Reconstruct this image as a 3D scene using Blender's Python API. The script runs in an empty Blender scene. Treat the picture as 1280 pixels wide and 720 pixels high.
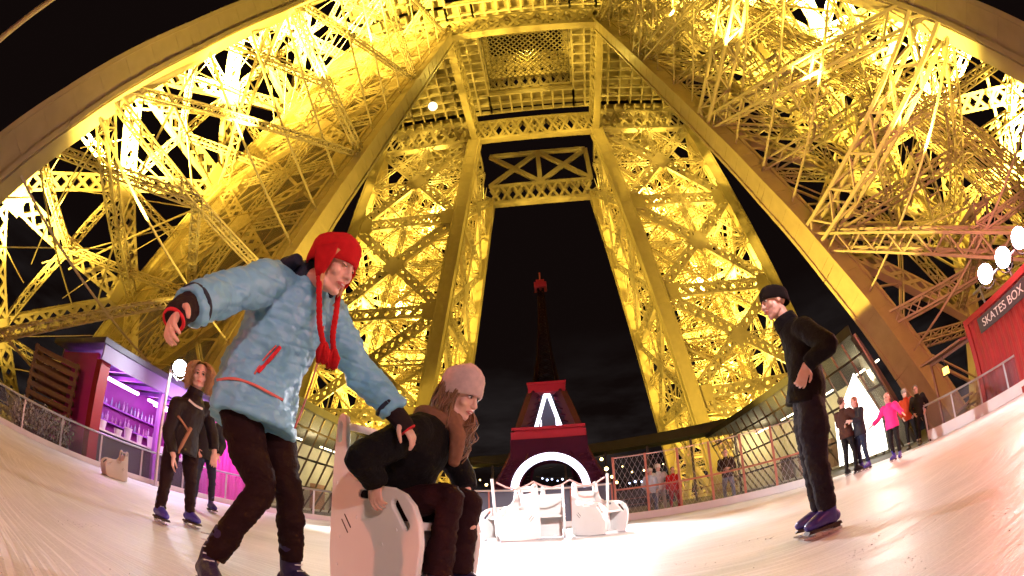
import bpy, bmesh, math, random
from mathutils import Vector, Matrix, noise
random.seed(7)
sc = bpy.context.scene
col = sc.collection
V = Vector

# ------------------------------------------------------------------ camera
CAM = V((0.0, 0.0, 0.466))
RX = V((0.9930476, 0.11400644, -0.02930852))
UP = V((0.08119931, -0.48317504, 0.87175028))
FW = V((-0.085224, 0.86806936, 0.48907306))
FPX = 559.22
cd = bpy.data.cameras.new('camera')
cd.type = 'PANO'
cd.panorama_type = 'FISHEYE_EQUISOLID'
cd.sensor_fit = 'HORIZONTAL'
cd.sensor_width = 36.0
cd.fisheye_lens = FPX / 1280 * 36.0
cd.fisheye_fov = math.radians(220)
cd.clip_start = 0.05
cd.clip_end = 5000
cam = bpy.data.objects.new('camera', cd)
col.objects.link(cam)
cam.matrix_world = Matrix(((RX.x, UP.x, -FW.x, CAM.x), (RX.y, UP.y, -FW.y, CAM.y),
                           (RX.z, UP.z, -FW.z, CAM.z), (0, 0, 0, 1)))
sc.camera = cam


def P(x, y, d):
    """Sight line through photo point (1280x720), cut at horizontal distance d metres."""
    x -= 640.0
    y = 360.0 - y
    r = math.hypot(x, y) + 1e-9
    th = 2 * math.asin(r / (2 * FPX))
    v = FW * math.cos(th) + (RX * (x / r) + UP * (y / r)) * math.sin(th)
    return CAM + v * (d / math.hypot(v.x, v.y))


def azd(az, d, z=0.0):
    a = math.radians(az)
    return V((math.sin(a) * d, math.cos(a) * d, z))


# ------------------------------------------------------------------ helpers
class MB:
    def __init__(s):
        s.v = []
        s.f = []
        s.m = []
        s.mi = 0

    def face(s, idx):
        s.f.append(idx)
        s.m.append(s.mi)

    def beam(s, a, b, w, h, up=None, caps=True):
        a = V(a); b = V(b)
        d = b - a
        if d.length < 1e-6:
            return
        d.normalize()
        up = V(up) if up is not None else V((0, 0, 1))
        x = d.cross(up)
        if x.length < 1e-3:
            x = d.cross(V((1, 0, 0)))
            if x.length < 1e-3:
                x = d.cross(V((0, 1, 0)))
        x.normalize()
        y = x.cross(d)
        x = x * (w / 2); y = y * (h / 2)
        n = len(s.v)
        for p in (a, b):
            s.v += [p - x - y, p + x - y, p + x + y, p - x + y]
        for i in range(4):
            j = (i + 1) % 4
            s.face((n + i, n + j, n + 4 + j, n + 4 + i))
        if caps:
            s.face((n + 3, n + 2, n + 1, n)); s.face((n + 4, n + 5, n + 6, n + 7))

    def box(s, c, sx, sy, sz, rz=0.0, M=None):
        n = len(s.v)
        M = M or Matrix.Rotation(rz, 3, 'Z')
        c = V(c)
        for k in (-1, 1):
            for (i, j) in ((-1, -1), (1, -1), (1, 1), (-1, 1)):
                s.v.append(c + M @ V((i * sx / 2, j * sy / 2, k * sz / 2)))
        for q in ((3, 2, 1, 0), (4, 5, 6, 7), (0, 1, 5, 4), (1, 2, 6, 5), (2, 3, 7, 6), (3, 0, 4, 7)):
            s.face(tuple(n + i for i in q))

    def tube(s, pts, r, seg=8, caps=True):
        pts = [V(p) for p in pts]
        rs = r if isinstance(r, (list, tuple)) else [r] * len(pts)
        rings = []
        prev = None
        for i, p in enumerate(pts):
            d = (pts[min(i + 1, len(pts) - 1)] - pts[max(i - 1, 0)]).normalized()
            if prev is None:
                x = d.cross(V((0, 0, 1)))
                if x.length < 1e-2:
                    x = d.cross(V((0, 1, 0)))
            else:
                x = prev - d * prev.dot(d)
            x.normalize(); prev = x
            y = d.cross(x)
            n = len(s.v)
            for k in range(seg):
                a = 2 * math.pi * k / seg
                s.v.append(p + (x * math.cos(a) + y * math.sin(a)) * rs[i])
            rings.append(n)
        for i in range(len(rings) - 1):
            for k in range(seg):
                k2 = (k + 1) % seg
                s.face((rings[i] + k, rings[i] + k2, rings[i + 1] + k2, rings[i + 1] + k))
        if caps:
            s.face(tuple(rings[0] + k for k in reversed(range(seg))))
            s.face(tuple(rings[-1] + k for k in range(seg)))

    def quad(s, a, b, c, d):
        n = len(s.v)
        s.v += [V(a), V(b), V(c), V(d)]
        s.face((n, n + 1, n + 2, n + 3))

    def prism(s, outline, M, t):
        """outline: 2D points, extruded by +-t/2 along local z, M maps local to world."""
        n = len(s.v); k = len(outline)
        for z in (-t / 2, t / 2):
            for (x, y) in outline:
                s.v.append(M @ V((x, y, z)))
        s.face(tuple(n + i for i in reversed(range(k))))
        s.face(tuple(n + k + i for i in range(k)))
        for i in range(k):
            j = (i + 1) % k
            s.face((n + i, n + j, n + k + j, n + k + i))

    def ball(s, c, r, seg=12, rings=8, sc_=(1, 1, 1), M=None):
        n = len(s.v); c = V(c)
        for i in range(rings + 1):
            ph = math.pi * i / rings
            for k in range(seg):
                a = 2 * math.pi * k / seg
                p = V((math.sin(ph) * math.cos(a) * sc_[0], math.sin(ph) * math.sin(a) * sc_[1], math.cos(ph) * sc_[2])) * r
                s.v.append(c + (M @ p if M else p))
        for i in range(rings):
            for k in range(seg):
                k2 = (k + 1) % seg
                s.face((n + i * seg + k, n + (i + 1) * seg + k, n + (i + 1) * seg + k2, n + i * seg + k2))

    def build(s, name, mats, parent=None, smooth=False, origin=None):
        me = bpy.data.meshes.new(name)
        o0 = V(origin) if origin is not None else V((0, 0, 0))
        me.from_pydata([tuple(p - o0) for p in s.v], [], s.f)
        if not isinstance(mats, (list, tuple)):
            mats = [mats]
        for m in mats:
            me.materials.append(m)
        if len(mats) > 1:
            me.polygons.foreach_set('material_index', s.m)
        if smooth:
            me.polygons.foreach_set('use_smooth', [True] * len(me.polygons))
        me.update()
        o = bpy.data.objects.new(name, me)
        col.objects.link(o)
        o.location = o0
        if parent is not None:
            o.parent = parent
            o.matrix_parent_inverse = Matrix.Identity(4)
            o.location = o0 - (WORLD.get(parent.name, V((0, 0, 0))))
            WORLD[o.name] = o0
        else:
            WORLD[o.name] = o0
        return o


WORLD = {}


def tag(o, label=None, cat=None, group=None, kind=None):
    if label: o['label'] = label
    if cat: o['category'] = cat
    if group: o['group'] = group
    if kind: o['kind'] = kind
    return o


def empty(name, loc, label, cat, group=None):
    o = bpy.data.objects.new(name, None)
    col.objects.link(o)
    o.location = loc
    o.empty_display_size = 0.1
    WORLD[o.name] = V(loc)
    return tag(o, label, cat, group)


def copy_tree(o, parent=None):
    c = o.copy()
    col.objects.link(c)
    if parent is not None:
        c.parent = parent
    for ch in list(o.children):
        copy_tree(ch, c)
    return c


# ------------------------------------------------------------------ materials
def newmat(name):
    m = bpy.data.materials.new(name)
    m.use_nodes = True
    nt = m.node_tree
    b = nt.nodes['Principled BSDF']
    return m, nt, b


def mat(name, colr, rough=0.6, metal=0.0, var=0.12, scale=6.0, bump=0.0, bscale=40.0, spec=0.5, sss=0.0):
    """Base colour broken up by two octaves of noise, plus optional bump."""
    m, nt, b = newmat(name)
    N = nt.nodes; L = nt.links
    tc = N.new('ShaderNodeTexCoord')
    nz = N.new('ShaderNodeTexNoise'); nz.inputs['Scale'].default_value = scale; nz.inputs['Detail'].default_value = 5
    L.new(tc.outputs['Object'], nz.inputs['Vector'])
    mx = N.new('ShaderNodeMix'); mx.data_type = 'RGBA'
    c = V(colr[:3])
    mx.inputs['A'].default_value = (*(c * (1 - var)), 1)
    mx.inputs['B'].default_value = (*(V([min(1, q) for q in c * (1 + var)])), 1)
    L.new(nz.outputs['Fac'], mx.inputs['Factor'])
    L.new(mx.outputs['Result'], b.inputs['Base Color'])
    mr = N.new('ShaderNodeMapRange')
    mr.inputs['To Min'].default_value = max(0.02, rough - 0.12); mr.inputs['To Max'].default_value = min(1, rough + 0.12)
    L.new(nz.outputs['Fac'], mr.inputs['Value']); L.new(mr.outputs['Result'], b.inputs['Roughness'])
    b.inputs['Metallic'].default_value = metal
    b.inputs['Specular IOR Level'].default_value = spec
    if sss:
        b.inputs['Subsurface Weight'].default_value = sss
        b.inputs['Subsurface Radius'].default_value = (0.02, 0.008, 0.004)
        b.inputs['Subsurface Scale'].default_value = 0.5
    if bump:
        n2 = N.new('ShaderNodeTexNoise'); n2.inputs['Scale'].default_value = bscale; n2.inputs['Detail'].default_value = 4
        L.new(tc.outputs['Object'], n2.inputs['Vector'])
        bp = N.new('ShaderNodeBump'); bp.inputs['Strength'].default_value = bump; bp.inputs['Distance'].default_value = 0.02
        L.new(n2.outputs['Fac'], bp.inputs['Height']); L.new(bp.outputs['Normal'], b.inputs['Normal'])
    return m


def emis(name, colr, strength):
    m, nt, b = newmat(name)
    b.inputs['Base Color'].default_value = (*colr, 1)
    b.inputs['Emission Color'].default_value = (*colr, 1)
    b.inputs['Emission Strength'].default_value = strength
    return m


IRON = mat('tower_paint', (0.44, 0.36, 0.2), 0.5, 0.0, 0.18, 1.3, 0.15, 8.0)
IRON_LIGHT = mat('tower_paint_girder', (0.5, 0.42, 0.28), 0.45, 0.0, 0.3, .6, .1, 5)
IRON_RED = mat('reddish_painted_steel', (0.3, 0.13, 0.1), 0.5, 0.1, 0.2, 3.0)
DECKM = mat('dark_deck', (0.05, 0.045, 0.045), 0.7, 0, 0.3, 1.0)
STEEL = mat('galvanised_steel', (0.5, 0.5, 0.52), 0.35, 0.7, 0.1, 8)
WHITEP = mat('white_plastic', (0.8, 0.79, 0.76), 0.35, 0, 0.05, 5)
DARKST = mat('dark_steel', (0.05, 0.035, 0.035), 0.5, 0.3, 0.3, 4)

# ------------------------------------------------------------------ world: night sky
w = bpy.data.worlds.new('World')
sc.world = w
w.use_nodes = True
nt = w.node_tree
N = nt.nodes; L = nt.links
bg = N['Background']
tc = N.new('ShaderNodeTexCoord')
nz = N.new('ShaderNodeTexNoise'); nz.inputs['Scale'].default_value = 3.2; nz.inputs['Detail'].default_value = 7
nz.inputs['Roughness'].default_value = 0.6
mp = N.new('ShaderNodeMapping'); mp.inputs['Scale'].default_value = (1, 1, 3.5)
L.new(tc.outputs['Generated'], mp.inputs['Vector']); L.new(mp.outputs['Vector'], nz.inputs['Vector'])
sep = N.new('ShaderNodeSeparateXYZ'); L.new(tc.outputs['Generated'], sep.inputs['Vector'])
hr = N.new('ShaderNodeMapRange'); hr.inputs['From Min'].default_value = 0.0; hr.inputs['From Max'].default_value = 0.4
hr.inputs['To Min'].default_value = 1.0; hr.inputs['To Max'].default_value = 0.0
L.new(sep.outputs['Z'], hr.inputs['Value'])
cr = N.new('ShaderNodeMapRange'); cr.inputs['From Min'].default_value = 0.42; cr.inputs['From Max'].default_value = 0.72
L.new(nz.outputs['Fac'], cr.inputs['Value'])
ml = N.new('ShaderNodeMath'); ml.operation = 'MULTIPLY'
L.new(hr.outputs['Result'], ml.inputs[0]); L.new(cr.outputs['Result'], ml.inputs[1])
mx = N.new('ShaderNodeMix'); mx.data_type = 'RGBA'
mx.inputs['A'].default_value = (0.0035, 0.002, 0.0018, 1)
mx.inputs['B'].default_value = (0.026, 0.022, 0.022, 1)
L.new(ml.outputs['Value'], mx.inputs['Factor'])
L.new(mx.outputs['Result'], bg.inputs['Color'])
bg.inputs['Strength'].default_value = 1.0

# ------------------------------------------------------------------ the tower
TC = V((-0.0989, 39.286, 0))      # tower axis
H2 = 57.0
BEND = 0.0662
DIM = {1: (46.0, 22.39, 26.31, 10.07), -1: (42.0, 21.64, 25.7, 10.48)}   # far, near


def chord_pt(sx, sy, tx, ty, t):
    A1, B1, A2, B2 = DIM[sy]
    gx = (A1, A2) if tx == 'O' else (B1, B2)
    gy = (A1, A2) if ty == 'O' else (B1, B2)
    m = 1 - BEND * 4 * t * (1 - t)
    return V((TC.x + sx * (gx[0] + (gx[1] - gx[0]) * t) * m, TC.y + sy * (gy[0] + (gy[1] - gy[0]) * t) * m, H2 * t))


def girder(mb, a, b, nrm, depth, thick, fl=0.2, lace=0.22, pitch=None, both=True):
    """Lattice girder from a to b lying in the plane with normal nrm: two flanges joined by crossed lacing."""
    a = V(a); b = V(b); d = b - a; Lg = d.length
    d.normalize()
    nrm = V(nrm); nrm = (nrm - d * nrm.dot(d)).normalized()
    s = d.cross(nrm).normalized()
    h = depth / 2 - fl / 2
    for k in (-1, 1):
        mb.beam(a + s * k * h, b + s * k * h, fl, thick, nrm)
    n = max(2, round(Lg / (pitch or depth)))
    for i in range(n):
        p = a + d * (Lg * i / n); q = a + d * (Lg * (i + 1) / n)
        for off in ((-1, 1) if both else (0,)):
            o = nrm * off * (thick / 2 - 0.03)
            mb.beam(p + s * h + o, q - s * h + o, lace, 0.03, nrm, False)
            mb.beam(p - s * h + o * .9, q + s * h + o * .9, lace, 0.03, nrm, False)


def box_girder(mb, a, b, sidev, w, h, r=0.07, pitch=None):
    """Slim four-cornered lattice mast of angles and rods."""
    a = V(a); b = V(b); d = (b - a); Lg = d.length; d.normalize()
    s = V(sidev); s = (s - d * s.dot(d)).normalized(); u = d.cross(s)
    cs = [(-w / 2, -h / 2), (w / 2, -h / 2), (w / 2, h / 2), (-w / 2, h / 2)]
    for (x, y) in cs:
        mb.beam(a + s * x + u * y, b + s * x + u * y, r * 1.6, r * 1.6, s)
    n = max(2, round(Lg / (pitch or max(w, h))))
    for i in range(n):
        p = a + d * (Lg * i / n); q = a + d * (Lg * (i + 1) / n)
        for k in range(4):
            x0, y0 = cs[k]; x1, y1 = cs[(k + 1) % 4]
            if (i + k) % 2:
                x0, y0, x1, y1 = x1, y1, x0, y0
            mb.beam(p + s * x0 + u * y0, q + s * x1 + u * y1, r, r, s, False)


TL = [-0.06, 0.25, 0.5, 0.75, 1.0]
FACES = [('II', 'IO'), ('II', 'OI'), ('OI', 'OO'), ('IO', 'OO')]
tower = empty('iron_tower', TC, 'huge floodlit golden iron lattice tower rising over the whole ice rink', 'tower')


def make_leg(sx, sy, sparse=False):
    c = lambda k, t: chord_pt(sx, sy, k[0], k[1], t)
    near = sy < 0
    ctr = lambda t: (c('II', t) + c('OO', t)) / 2
    # ---- the leg's own mesh: fine web of secondary members, stair flights and lift rails
    g = MB()
    rnd = random.Random(11 if near else 23)
    for fi, (k1, k2) in enumerate(FACES):
        for i in range(4):
            t0, t1 = TL[i], TL[i + 1]; tm = (t0 + t1) / 2
            nrm = (c(k2, tm) - c(k1, tm)).cross(c(k1, t1) - c(k1, t0)).normalized()
            a0, a1, b0, b1 = c(k1, t0), c(k1, t1), c(k2, t0), c(k2, t1)
            m = (a0 + a1 + b0 + b1) / 4
            # sub-panel members
            if near and fi == 0:
                for u in (.2, .45, .7):
                    g.beam(c(k1, t0 + (t1 - t0) * u), c(k2, t0 + (t1 - t0) * min(1, u + .25)), .12, .12, nrm)
                continue
            box_girder(g, c(k1, tm), c(k2, tm), nrm, .7, .6, .07)
            box_girder(g, (a0 + b0) / 2, (a1 + b1) / 2, nrm, .7, .6, .07)
            if sparse and fi >= 2: continue
            for (p, q) in (((a0 + b0) / 2, c(k1, tm)), ((a0 + b0) / 2, c(k2, tm)), ((a1 + b1) / 2, c(k1, tm)), ((a1 + b1) / 2, c(k2, tm))):
                g.beam(p, q, .2, .14, nrm)
                g.beam(p + nrm * .5, q + nrm * .5, .1, .1, nrm)
            for u in (.25, .75):
                g.beam(c(k1, t0 + (t1 - t0) * u), m.lerp(a0 if u < .5 else a1, .5), .14, .1, nrm)
                g.beam(c(k2, t0 + (t1 - t0) * u), m.lerp(b0 if u < .5 else b1, .5), .14, .1, nrm)
                g.beam(a0.lerp(b0, u), m.lerp(a0 if u < .5 else b0, .5), .14, .1, nrm)
                g.beam(a1.lerp(b1, u), m.lerp(a1 if u < .5 else b1, .5), .14, .1, nrm)
    # interior frames
    for i in range(9):
        if sparse and i % 2: continue
        t = i / 8 * 1.0
        for (k1, k2) in (('II', 'OO'), ('IO', 'OI')):
            if sparse and k1 == 'II': continue
            box_girder(g, c(k1, t), c(k2, t), (0, 0, 1), .8, .8, .08)
        q = [c(k, t) for k in ('II', 'OI', 'OO', 'IO')]
        mid = [(q[j] + q[(j + 1) % 4]) / 2 for j in range(4)]
        for j in range(4):
            box_girder(g, mid[j], mid[(j + 1) % 4], (0, 0, 1), .5, .5, .06)
    # inclined lift rails
    for off in (-.18, -.06, .06, .18) if not sparse else ():
        f = lambda t: ctr(t) + (c('IO', t) - c('OI', t)) * off * .6
        box_girder(g, f(-.05), f(.5), (0, 0, 1), .5, .5, .07, .8)
        box_girder(g, f(.5), f(1.0), (0, 0, 1), .5, .5, .07, .8)
    # zig-zag stair flights with handrails
    n = 26
    for i in range(n if not sparse else 0):
        t0, t1 = i / n, (i + 1) / n
        e = (c('II', t0) - c('OO', t0)) * .17
        sgn = 1 if i % 2 else -1
        st = (c('IO', t0) - c('OI', t0)) * .2
        p = ctr(t0) + e - st * sgn; q = ctr(t1) + e + st * sgn
        wv = (q - p).cross(V((0, 0, 1))).normalized()
        for sd in (-.5, .5):
            g.beam(p + wv * sd, q + wv * sd, .1, .26)
        for j in range(9):
            x = p.lerp(q, (j + .5) / 9)
            g.beam(x - wv * .48, x + wv * .48, .22, .05)
        for h in (.55, 1.1):
            for sd in (-.5, .5):
                ss = (q - p).cross(V((0, 0, 1))).normalized() * sd
                g.beam(p + ss + V((0, 0, h)), q + ss + V((0, 0, h)), .05, .05)
    # tie rods, conduits and service cables strung between the frames
    ks = ['II', 'IO', 'OI', 'OO']
    for i in range(60 if sparse else 75 if near else 90):
        ta = rnd.uniform(0, .95); tb = min(1, max(0, ta + rnd.uniform(-.22, .22)))
        k1, k2 = rnd.sample(ks, 2)
        k3 = rnd.choice(ks)
        if sparse:
            k1, k2 = rnd.choice((('IO', 'OO'), ('OO', 'OI'), ('OO', 'OI'))); k3 = rnd.choice(('OO', 'OI', 'IO'))
        p = c(k1, ta).lerp(c(k2, ta), rnd.uniform(0, 1)).lerp(ctr(ta), rnd.uniform(0, .5 if not sparse else .25))
        q = c(k3, tb).lerp(ctr(tb), rnd.uniform(.1, .9 if not sparse else .4))
        r = rnd.choice((.06, .08, .1, .16))
        g.beam(p, q, r, r)
    leg = g.build('leg', IRON_LIGHT, tower, origin=TC)
    # ---- corner chords
    for k in ks:
        m = MB()
        W = 1.7 if k != 'IO' or not near else 1.5
        out = (c(k, .5) - ctr(.5)); out.z = 0
        ux = V((1 if out.x > 0 else -1, 0, 0))
        for i in range(8):
            ta, tb = -.06 + 1.06 * i / 8, -.06 + 1.06 * (i + 1) / 8
            p, q = c(k, ta), c(k, tb)
            m.beam(p, q, W, W, ux, i in (0, 7))
            d = (q - p).normalized()
            x = d.cross(ux).normalized(); y = x.cross(d)
            for a_ in (-1, 1):
                for b_ in (-1, 1):
                    o = x * a_ * W / 2 + y * b_ * W / 2
                    m.beam(p + o, q + o, .26, .26, ux, False)
            for j in range(5):
                cpt = p.lerp(q, (j + .5) / 5)
                m.beam(cpt - d * .18, cpt + d * .18, W + .05, W + .05, ux)
        m.build('corner_chord', IRON, leg, origin=TC)
    if near:
        # added plate along the outermost chord, angled to catch light as its bright edge
        m = MB()
        fp = lambda t: c('IO', t) + V((0, 1.3, 0))
        for i in range(8):
            m.beam(fp(-.05 + 1.05 * i / 8), fp(-.05 + 1.05 * (i + 1) / 8), 1.15, .2, V((-sx * .6, .8, 0)))
        m.build('light_catch_plate', IRON_LIGHT, leg, origin=TC)
    # ---- face bracing: crossed girders with a gusset and horizontal struts
    for fi, (k1, k2) in enumerate(FACES):
        for i in range(4):
            t0, t1 = TL[i], TL[i + 1]; tm = (t0 + t1) / 2
            a0, a1, b0, b1 = c(k1, t0), c(k1, t1), c(k2, t0), c(k2, t1)
            nrm = (b0 - a0).cross(a1 - a0).normalized()
            x = (a0 + a1 + b0 + b1) / 4
            open_face = near and fi == 0
            m = MB()
            if open_face:
                if sparse: box_girder(m, b0.lerp(a1, .02), b0.lerp(a1, .98), nrm, .4, .4, .05)
                else: box_girder(m, b0.lerp(a1, .02), b0.lerp(a1, .98), nrm, 1.0, 1.1, .09)
            else:
                girder(m, a0, b1, nrm, 1.5, .8, .24, .3)
                girder(m, b0, a1, nrm, 1.5, .6, .24, .3)
                d1 = (b1 - a0).normalized()
                m.beam(x - d1 * 1.2, x + d1 * 1.2, 2.4, .9, nrm)
            m.build('cross_brace', IRON_LIGHT, leg, origin=TC)
            if i < 3:
                m = MB()
                if sparse and fi < 2:
                    box_girder(m, a1, b1, nrm, .5, .5, .06)
                elif near and fi < 2:
                    box_girder(m, a1, b1, nrm, 1.3, 1.5, .13)
                else:
                    girder(m, a1, b1, nrm, 1.7, .9, .26, .3)
                m.build('horizontal_strut', IRON_LIGHT, leg, origin=TC)
                if not open_face:
                    for e in (a1, b1):
                        m = MB()
                        dd = (b1 - a1).normalized() * (1 if e is a1 else -1)
                        m.beam(e + dd * .9, e + dd * 2.9, 2.3, .96, nrm)
                        m.build('gusset_plate', IRON, leg, origin=TC)
    return leg


LEGS = {}
for sy in (1, -1):
    base = make_leg(1, sy)
    LEGS[(1, sy)] = base
    if sy < 0:
        LEGS[(-1, sy)] = make_leg(-1, sy, True)
        continue
    # mirrored copy for the left side
    for o, parent in [(base, tower)]:
        cpy = o.copy(); col.objects.link(cpy); cpy.parent = tower
        cpy.scale = (-1, 1, 1)
        LEGS[(-1, sy)] = cpy
        for ch in list(o.children):
            cc = ch.copy(); col.objects.link(cc); cc.parent = cpy
for o in tower.children:
    for ch in o.children:
        pass

# safety net stretched over the inner face of the near left leg
net, nt, b = newmat('safety_net')
N = nt.nodes; L = nt.links
tr = N.new('ShaderNodeBsdfTransparent'); ms = N.new('ShaderNodeMixShader')
tcn = N.new('ShaderNodeTexCoord')
nzn = N.new('ShaderNodeTexNoise'); nzn.inputs['Scale'].default_value = 2.5; nzn.inputs['Detail'].default_value = 8; nzn.inputs['Roughness'].default_value = .75
L.new(tcn.outputs['Object'], nzn.inputs['Vector'])
mrn = N.new('ShaderNodeMapRange'); mrn.inputs['From Min'].default_value = .3; mrn.inputs['From Max'].default_value = .7; mrn.inputs['To Min'].default_value = .26; mrn.inputs['To Max'].default_value = .5
L.new(nzn.outputs['Fac'], mrn.inputs['Value'])
b.inputs['Base Color'].default_value = (.5, .38, .18, 1); b.inputs['Roughness'].default_value = .8
tl = N.new('ShaderNodeBsdfTranslucent'); tl.inputs['Color'].default_value = (.5, .38, .18, 1)
m2 = N.new('ShaderNodeMixShader'); m2.inputs['Fac'].default_value = .35
L.new(b.outputs['BSDF'], m2.inputs[1]); L.new(tl.outputs['BSDF'], m2.inputs[2])
L.new(mrn.outputs['Result'], ms.inputs['Fac'])
L.new(tr.outputs['BSDF'], ms.inputs[1]); L.new(m2.outputs['Shader'], ms.inputs[2])
L.new(ms.outputs['Shader'], N['Material Output'].inputs['Surface'])
m = MB()
n = 24
for i in range(n):
    ta, tb = i / n, (i + 1) / n
    cs = lambda k, t: chord_pt(-1, -1, k[0], k[1], t) + V((.7, -1.6, 0))
    for j in range(6):
        m.quad(cs('II', ta).lerp(cs('OI', ta), j / 6), cs('II', tb).lerp(cs('OI', tb), j / 6),
               cs('II', tb).lerp(cs('OI', tb), (j + 1) / 6), cs('II', ta).lerp(cs('OI', ta), (j + 1) / 6))
netob = m.build('safety_net', net, tower, origin=TC)
m = MB()
for i in range(9):
    t = i / 8
    m.beam(cs('II', t), cs('OI', t), .07, .07)
for j in range(7):
    for i in range(8):
        m.beam(cs('II', i / 8).lerp(cs('OI', i / 8), j / 6), cs('II', (i + 1) / 8).lerp(cs('OI', (i + 1) / 8), j / 6), .06, .06)
m.build('edge_rope', mat('net_rope', (.25, .18, .09), .8, 0, .2, 3), netob, origin=TC)
netob['label'] = 'brownish safety net over the face of a tower leg'

# ---- second platform: ring of plate girders between the four legs
def ringz(pts, z0, z1, nm, mtl=IRON_LIGHT, pitch=None):
    for i in range(len(pts)):
        a, b = pts[i], pts[(i + 1) % len(pts)]
        m = MB()
        nrm = (b - a).cross(V((0, 0, 1))).normalized()
        zc = (z0 + z1) / 2
        girder(m, V((a.x, a.y, zc)), V((b.x, b.y, zc)), nrm, z1 - z0, 1.0, .5, .42, pitch or (z1 - z0) * .42)
        girder(m, V((a.x, a.y, zc)), V((b.x, b.y, zc)), nrm, (z1 - z0) * .98, .6, .3, .3, (z1 - z0) * .8)
        m.build(nm, mtl, tower, origin=TC)


def cp(sx, sy, k): return chord_pt(sx, sy, k[0], k[1], 1.0)


inner = [cp(-1, -1, 'II'), cp(1, -1, 'II'), cp(1, 1, 'II'), cp(-1, 1, 'II')]
ringz(inner, H2 - .6, H2 + 4.4, 'platform_girder', IRON)
for sy in (1, -1):
    for sx in (1, -1):
        m = MB()
        a, b2 = cp(sx, sy, 'II'), cp(sx, sy, 'OI')
        girder(m, a + V((0, 0, 1.9)), b2 + V((0, 0, 1.9)), (0, 1, 0), 5, 1.0, .5, .42, 2.1)
        m.build('platform_girder', IRON_LIGHT, tower, origin=TC)
# outer far face girder with the open X panels above it
a, b2 = cp(-1, 1, 'IO'), cp(1, 1, 'IO')
m = MB()
girder(m, a + V((0, 0, 1.2)), b2 + V((0, 0, 1.2)), (0, 1, 0), 5.0, 1.2, .7, .5, 2.3)
z0, z1 = 3.9, 12.5
for i in range(2):
    p = a.lerp(b2, i / 2); q = a.lerp(b2, (i + 1) / 2)
    m.beam(p + V((0, 0, z0)), q + V((0, 0, z1)), .9, .6, (0, 1, 0)); m.beam(q + V((0, 0, z0)), p + V((0, 0, z1)), .9, .7, (0, 1, 0))
    m.beam(q + V((0, 0, z0)), q + V((0, 0, z1)), .9, .8, (0, 1, 0))
m.beam(a + V((0, 0, z1)), b2 + V((0, 0, z1)), .8, .8, (0, 1, 0))
m.build('outer_platform_girder', IRON_LIGHT, tower, origin=TC)
# soffit: joists and plates round the central opening and over the leg heads
m = MB()
hole = 7.5
zc = H2 + 10.5
REG = [(-11.6, -hole, -11.6, 11.6), (hole, 11.6, -11.6, 11.6), (-hole, hole, -11.6, -hole), (-hole, hole, hole, 11.6)]
REG += [(x, x + 15, y, y + 15) for x in (-26.5, 11.5) for y in (-26.5, 11.5)]
REG += [(-26.5, -11.6, -11.5, 11.5), (11.6, 26.5, -11.5, 11.5)]
for (x0, x1, y0, y1) in REG:
    n = max(2, round((x1 - x0) / 2.0))
    for i in range(n + 1):
        x = x0 + (x1 - x0) * i / n
        m.beam(TC + V((x, y0, H2 + 9.2)), TC + V((x, y1, H2 + 9.2)), .3, .9)
    n = max(2, round((y1 - y0) / 2.0))
    for i in range(n + 1):
        y = y0 + (y1 - y0) * i / n
        m.beam(TC + V((x0, y, H2 + 9.17)), TC + V((x1, y, H2 + 9.17)), .3, .8)
m.build('soffit_grid', IRON_LIGHT, tower, origin=TC)
m = MB()
for (x0, x1, y0, y1) in REG:
    m.box(TC + V(((x0 + x1) / 2, (y0 + y1) / 2, zc)), x1 - x0 - .02, y1 - y0 - .02, .5)
m.build('soffit', IRON, tower, origin=TC)
# inner shaft walls rising from the opening, with a diagonal net across it
m = MB()
for (a_, b_) in (((-hole, -hole), (hole, -hole)), ((hole, -hole), (hole, hole)), ((hole, hole), (-hole, hole)), ((-hole, hole), (-hole, -hole))):
    pa = TC + V((a_[0], a_[1], zc)); pb = TC + V((b_[0], b_[1], zc))
    nrm = (pb - pa).cross(V((0, 0, 1))).normalized()
    for j in range(3):
        girder(m, pa + V((0, 0, 2 + 4 * j)), pb + V((0, 0, 2 + 4 * j)), nrm, 4, .6, .4, .3, 1.6)
    for j in range(9):
        p = pa.lerp(pb, j / 8)
        m.beam(p, p + V((0, 0, 13)), .4, .5)
m.build('shaft_wall', IRON_LIGHT, tower, origin=TC)
m = MB()
for i in range(-14, 15):
    o = i * 1.0
    for s_ in (1, -1):
        # diagonal rods clipped to the square opening
        lim = hole - .2
        x0, x1 = max(-lim, o - lim), min(lim, o + lim)
        if x1 > x0:
            m.beam(TC + V((x0, s_ * (x0 - o), zc + 3.5)), TC + V((x1, s_ * (x1 - o), zc + 3.5)), .16, .16)
m.build('opening_net', IRON, tower, origin=TC)
m = MB()
m.box(TC + V((-1, -1, zc + 16)), 11, 11, .5)
m.build('upper_ceiling', IRON, tower, origin=TC)
# ------------------------------------------------------------------ lamps of the tower
def plight(name, loc, colr, power, r=.3):
    l = bpy.data.lights.new(name, 'POINT'); l.color = colr; l.energy = power; l.shadow_soft_size = r
    o = bpy.data.objects.new(name, l); col.objects.link(o); o.location = loc
    return o


def slight(name, loc, target, colr, power, ang=90, blend=.5, r=.2):
    l = bpy.data.lights.new(name, 'SPOT'); l.color = colr; l.energy = power; l.shadow_soft_size = r
    l.spot_size = math.radians(ang); l.spot_blend = blend
    o = bpy.data.objects.new(name, l); col.objects.link(o); o.location = loc
    o.rotation_euler = (V(target) - V(loc)).to_track_quat('-Z', 'Y').to_euler()
    return o


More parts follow.
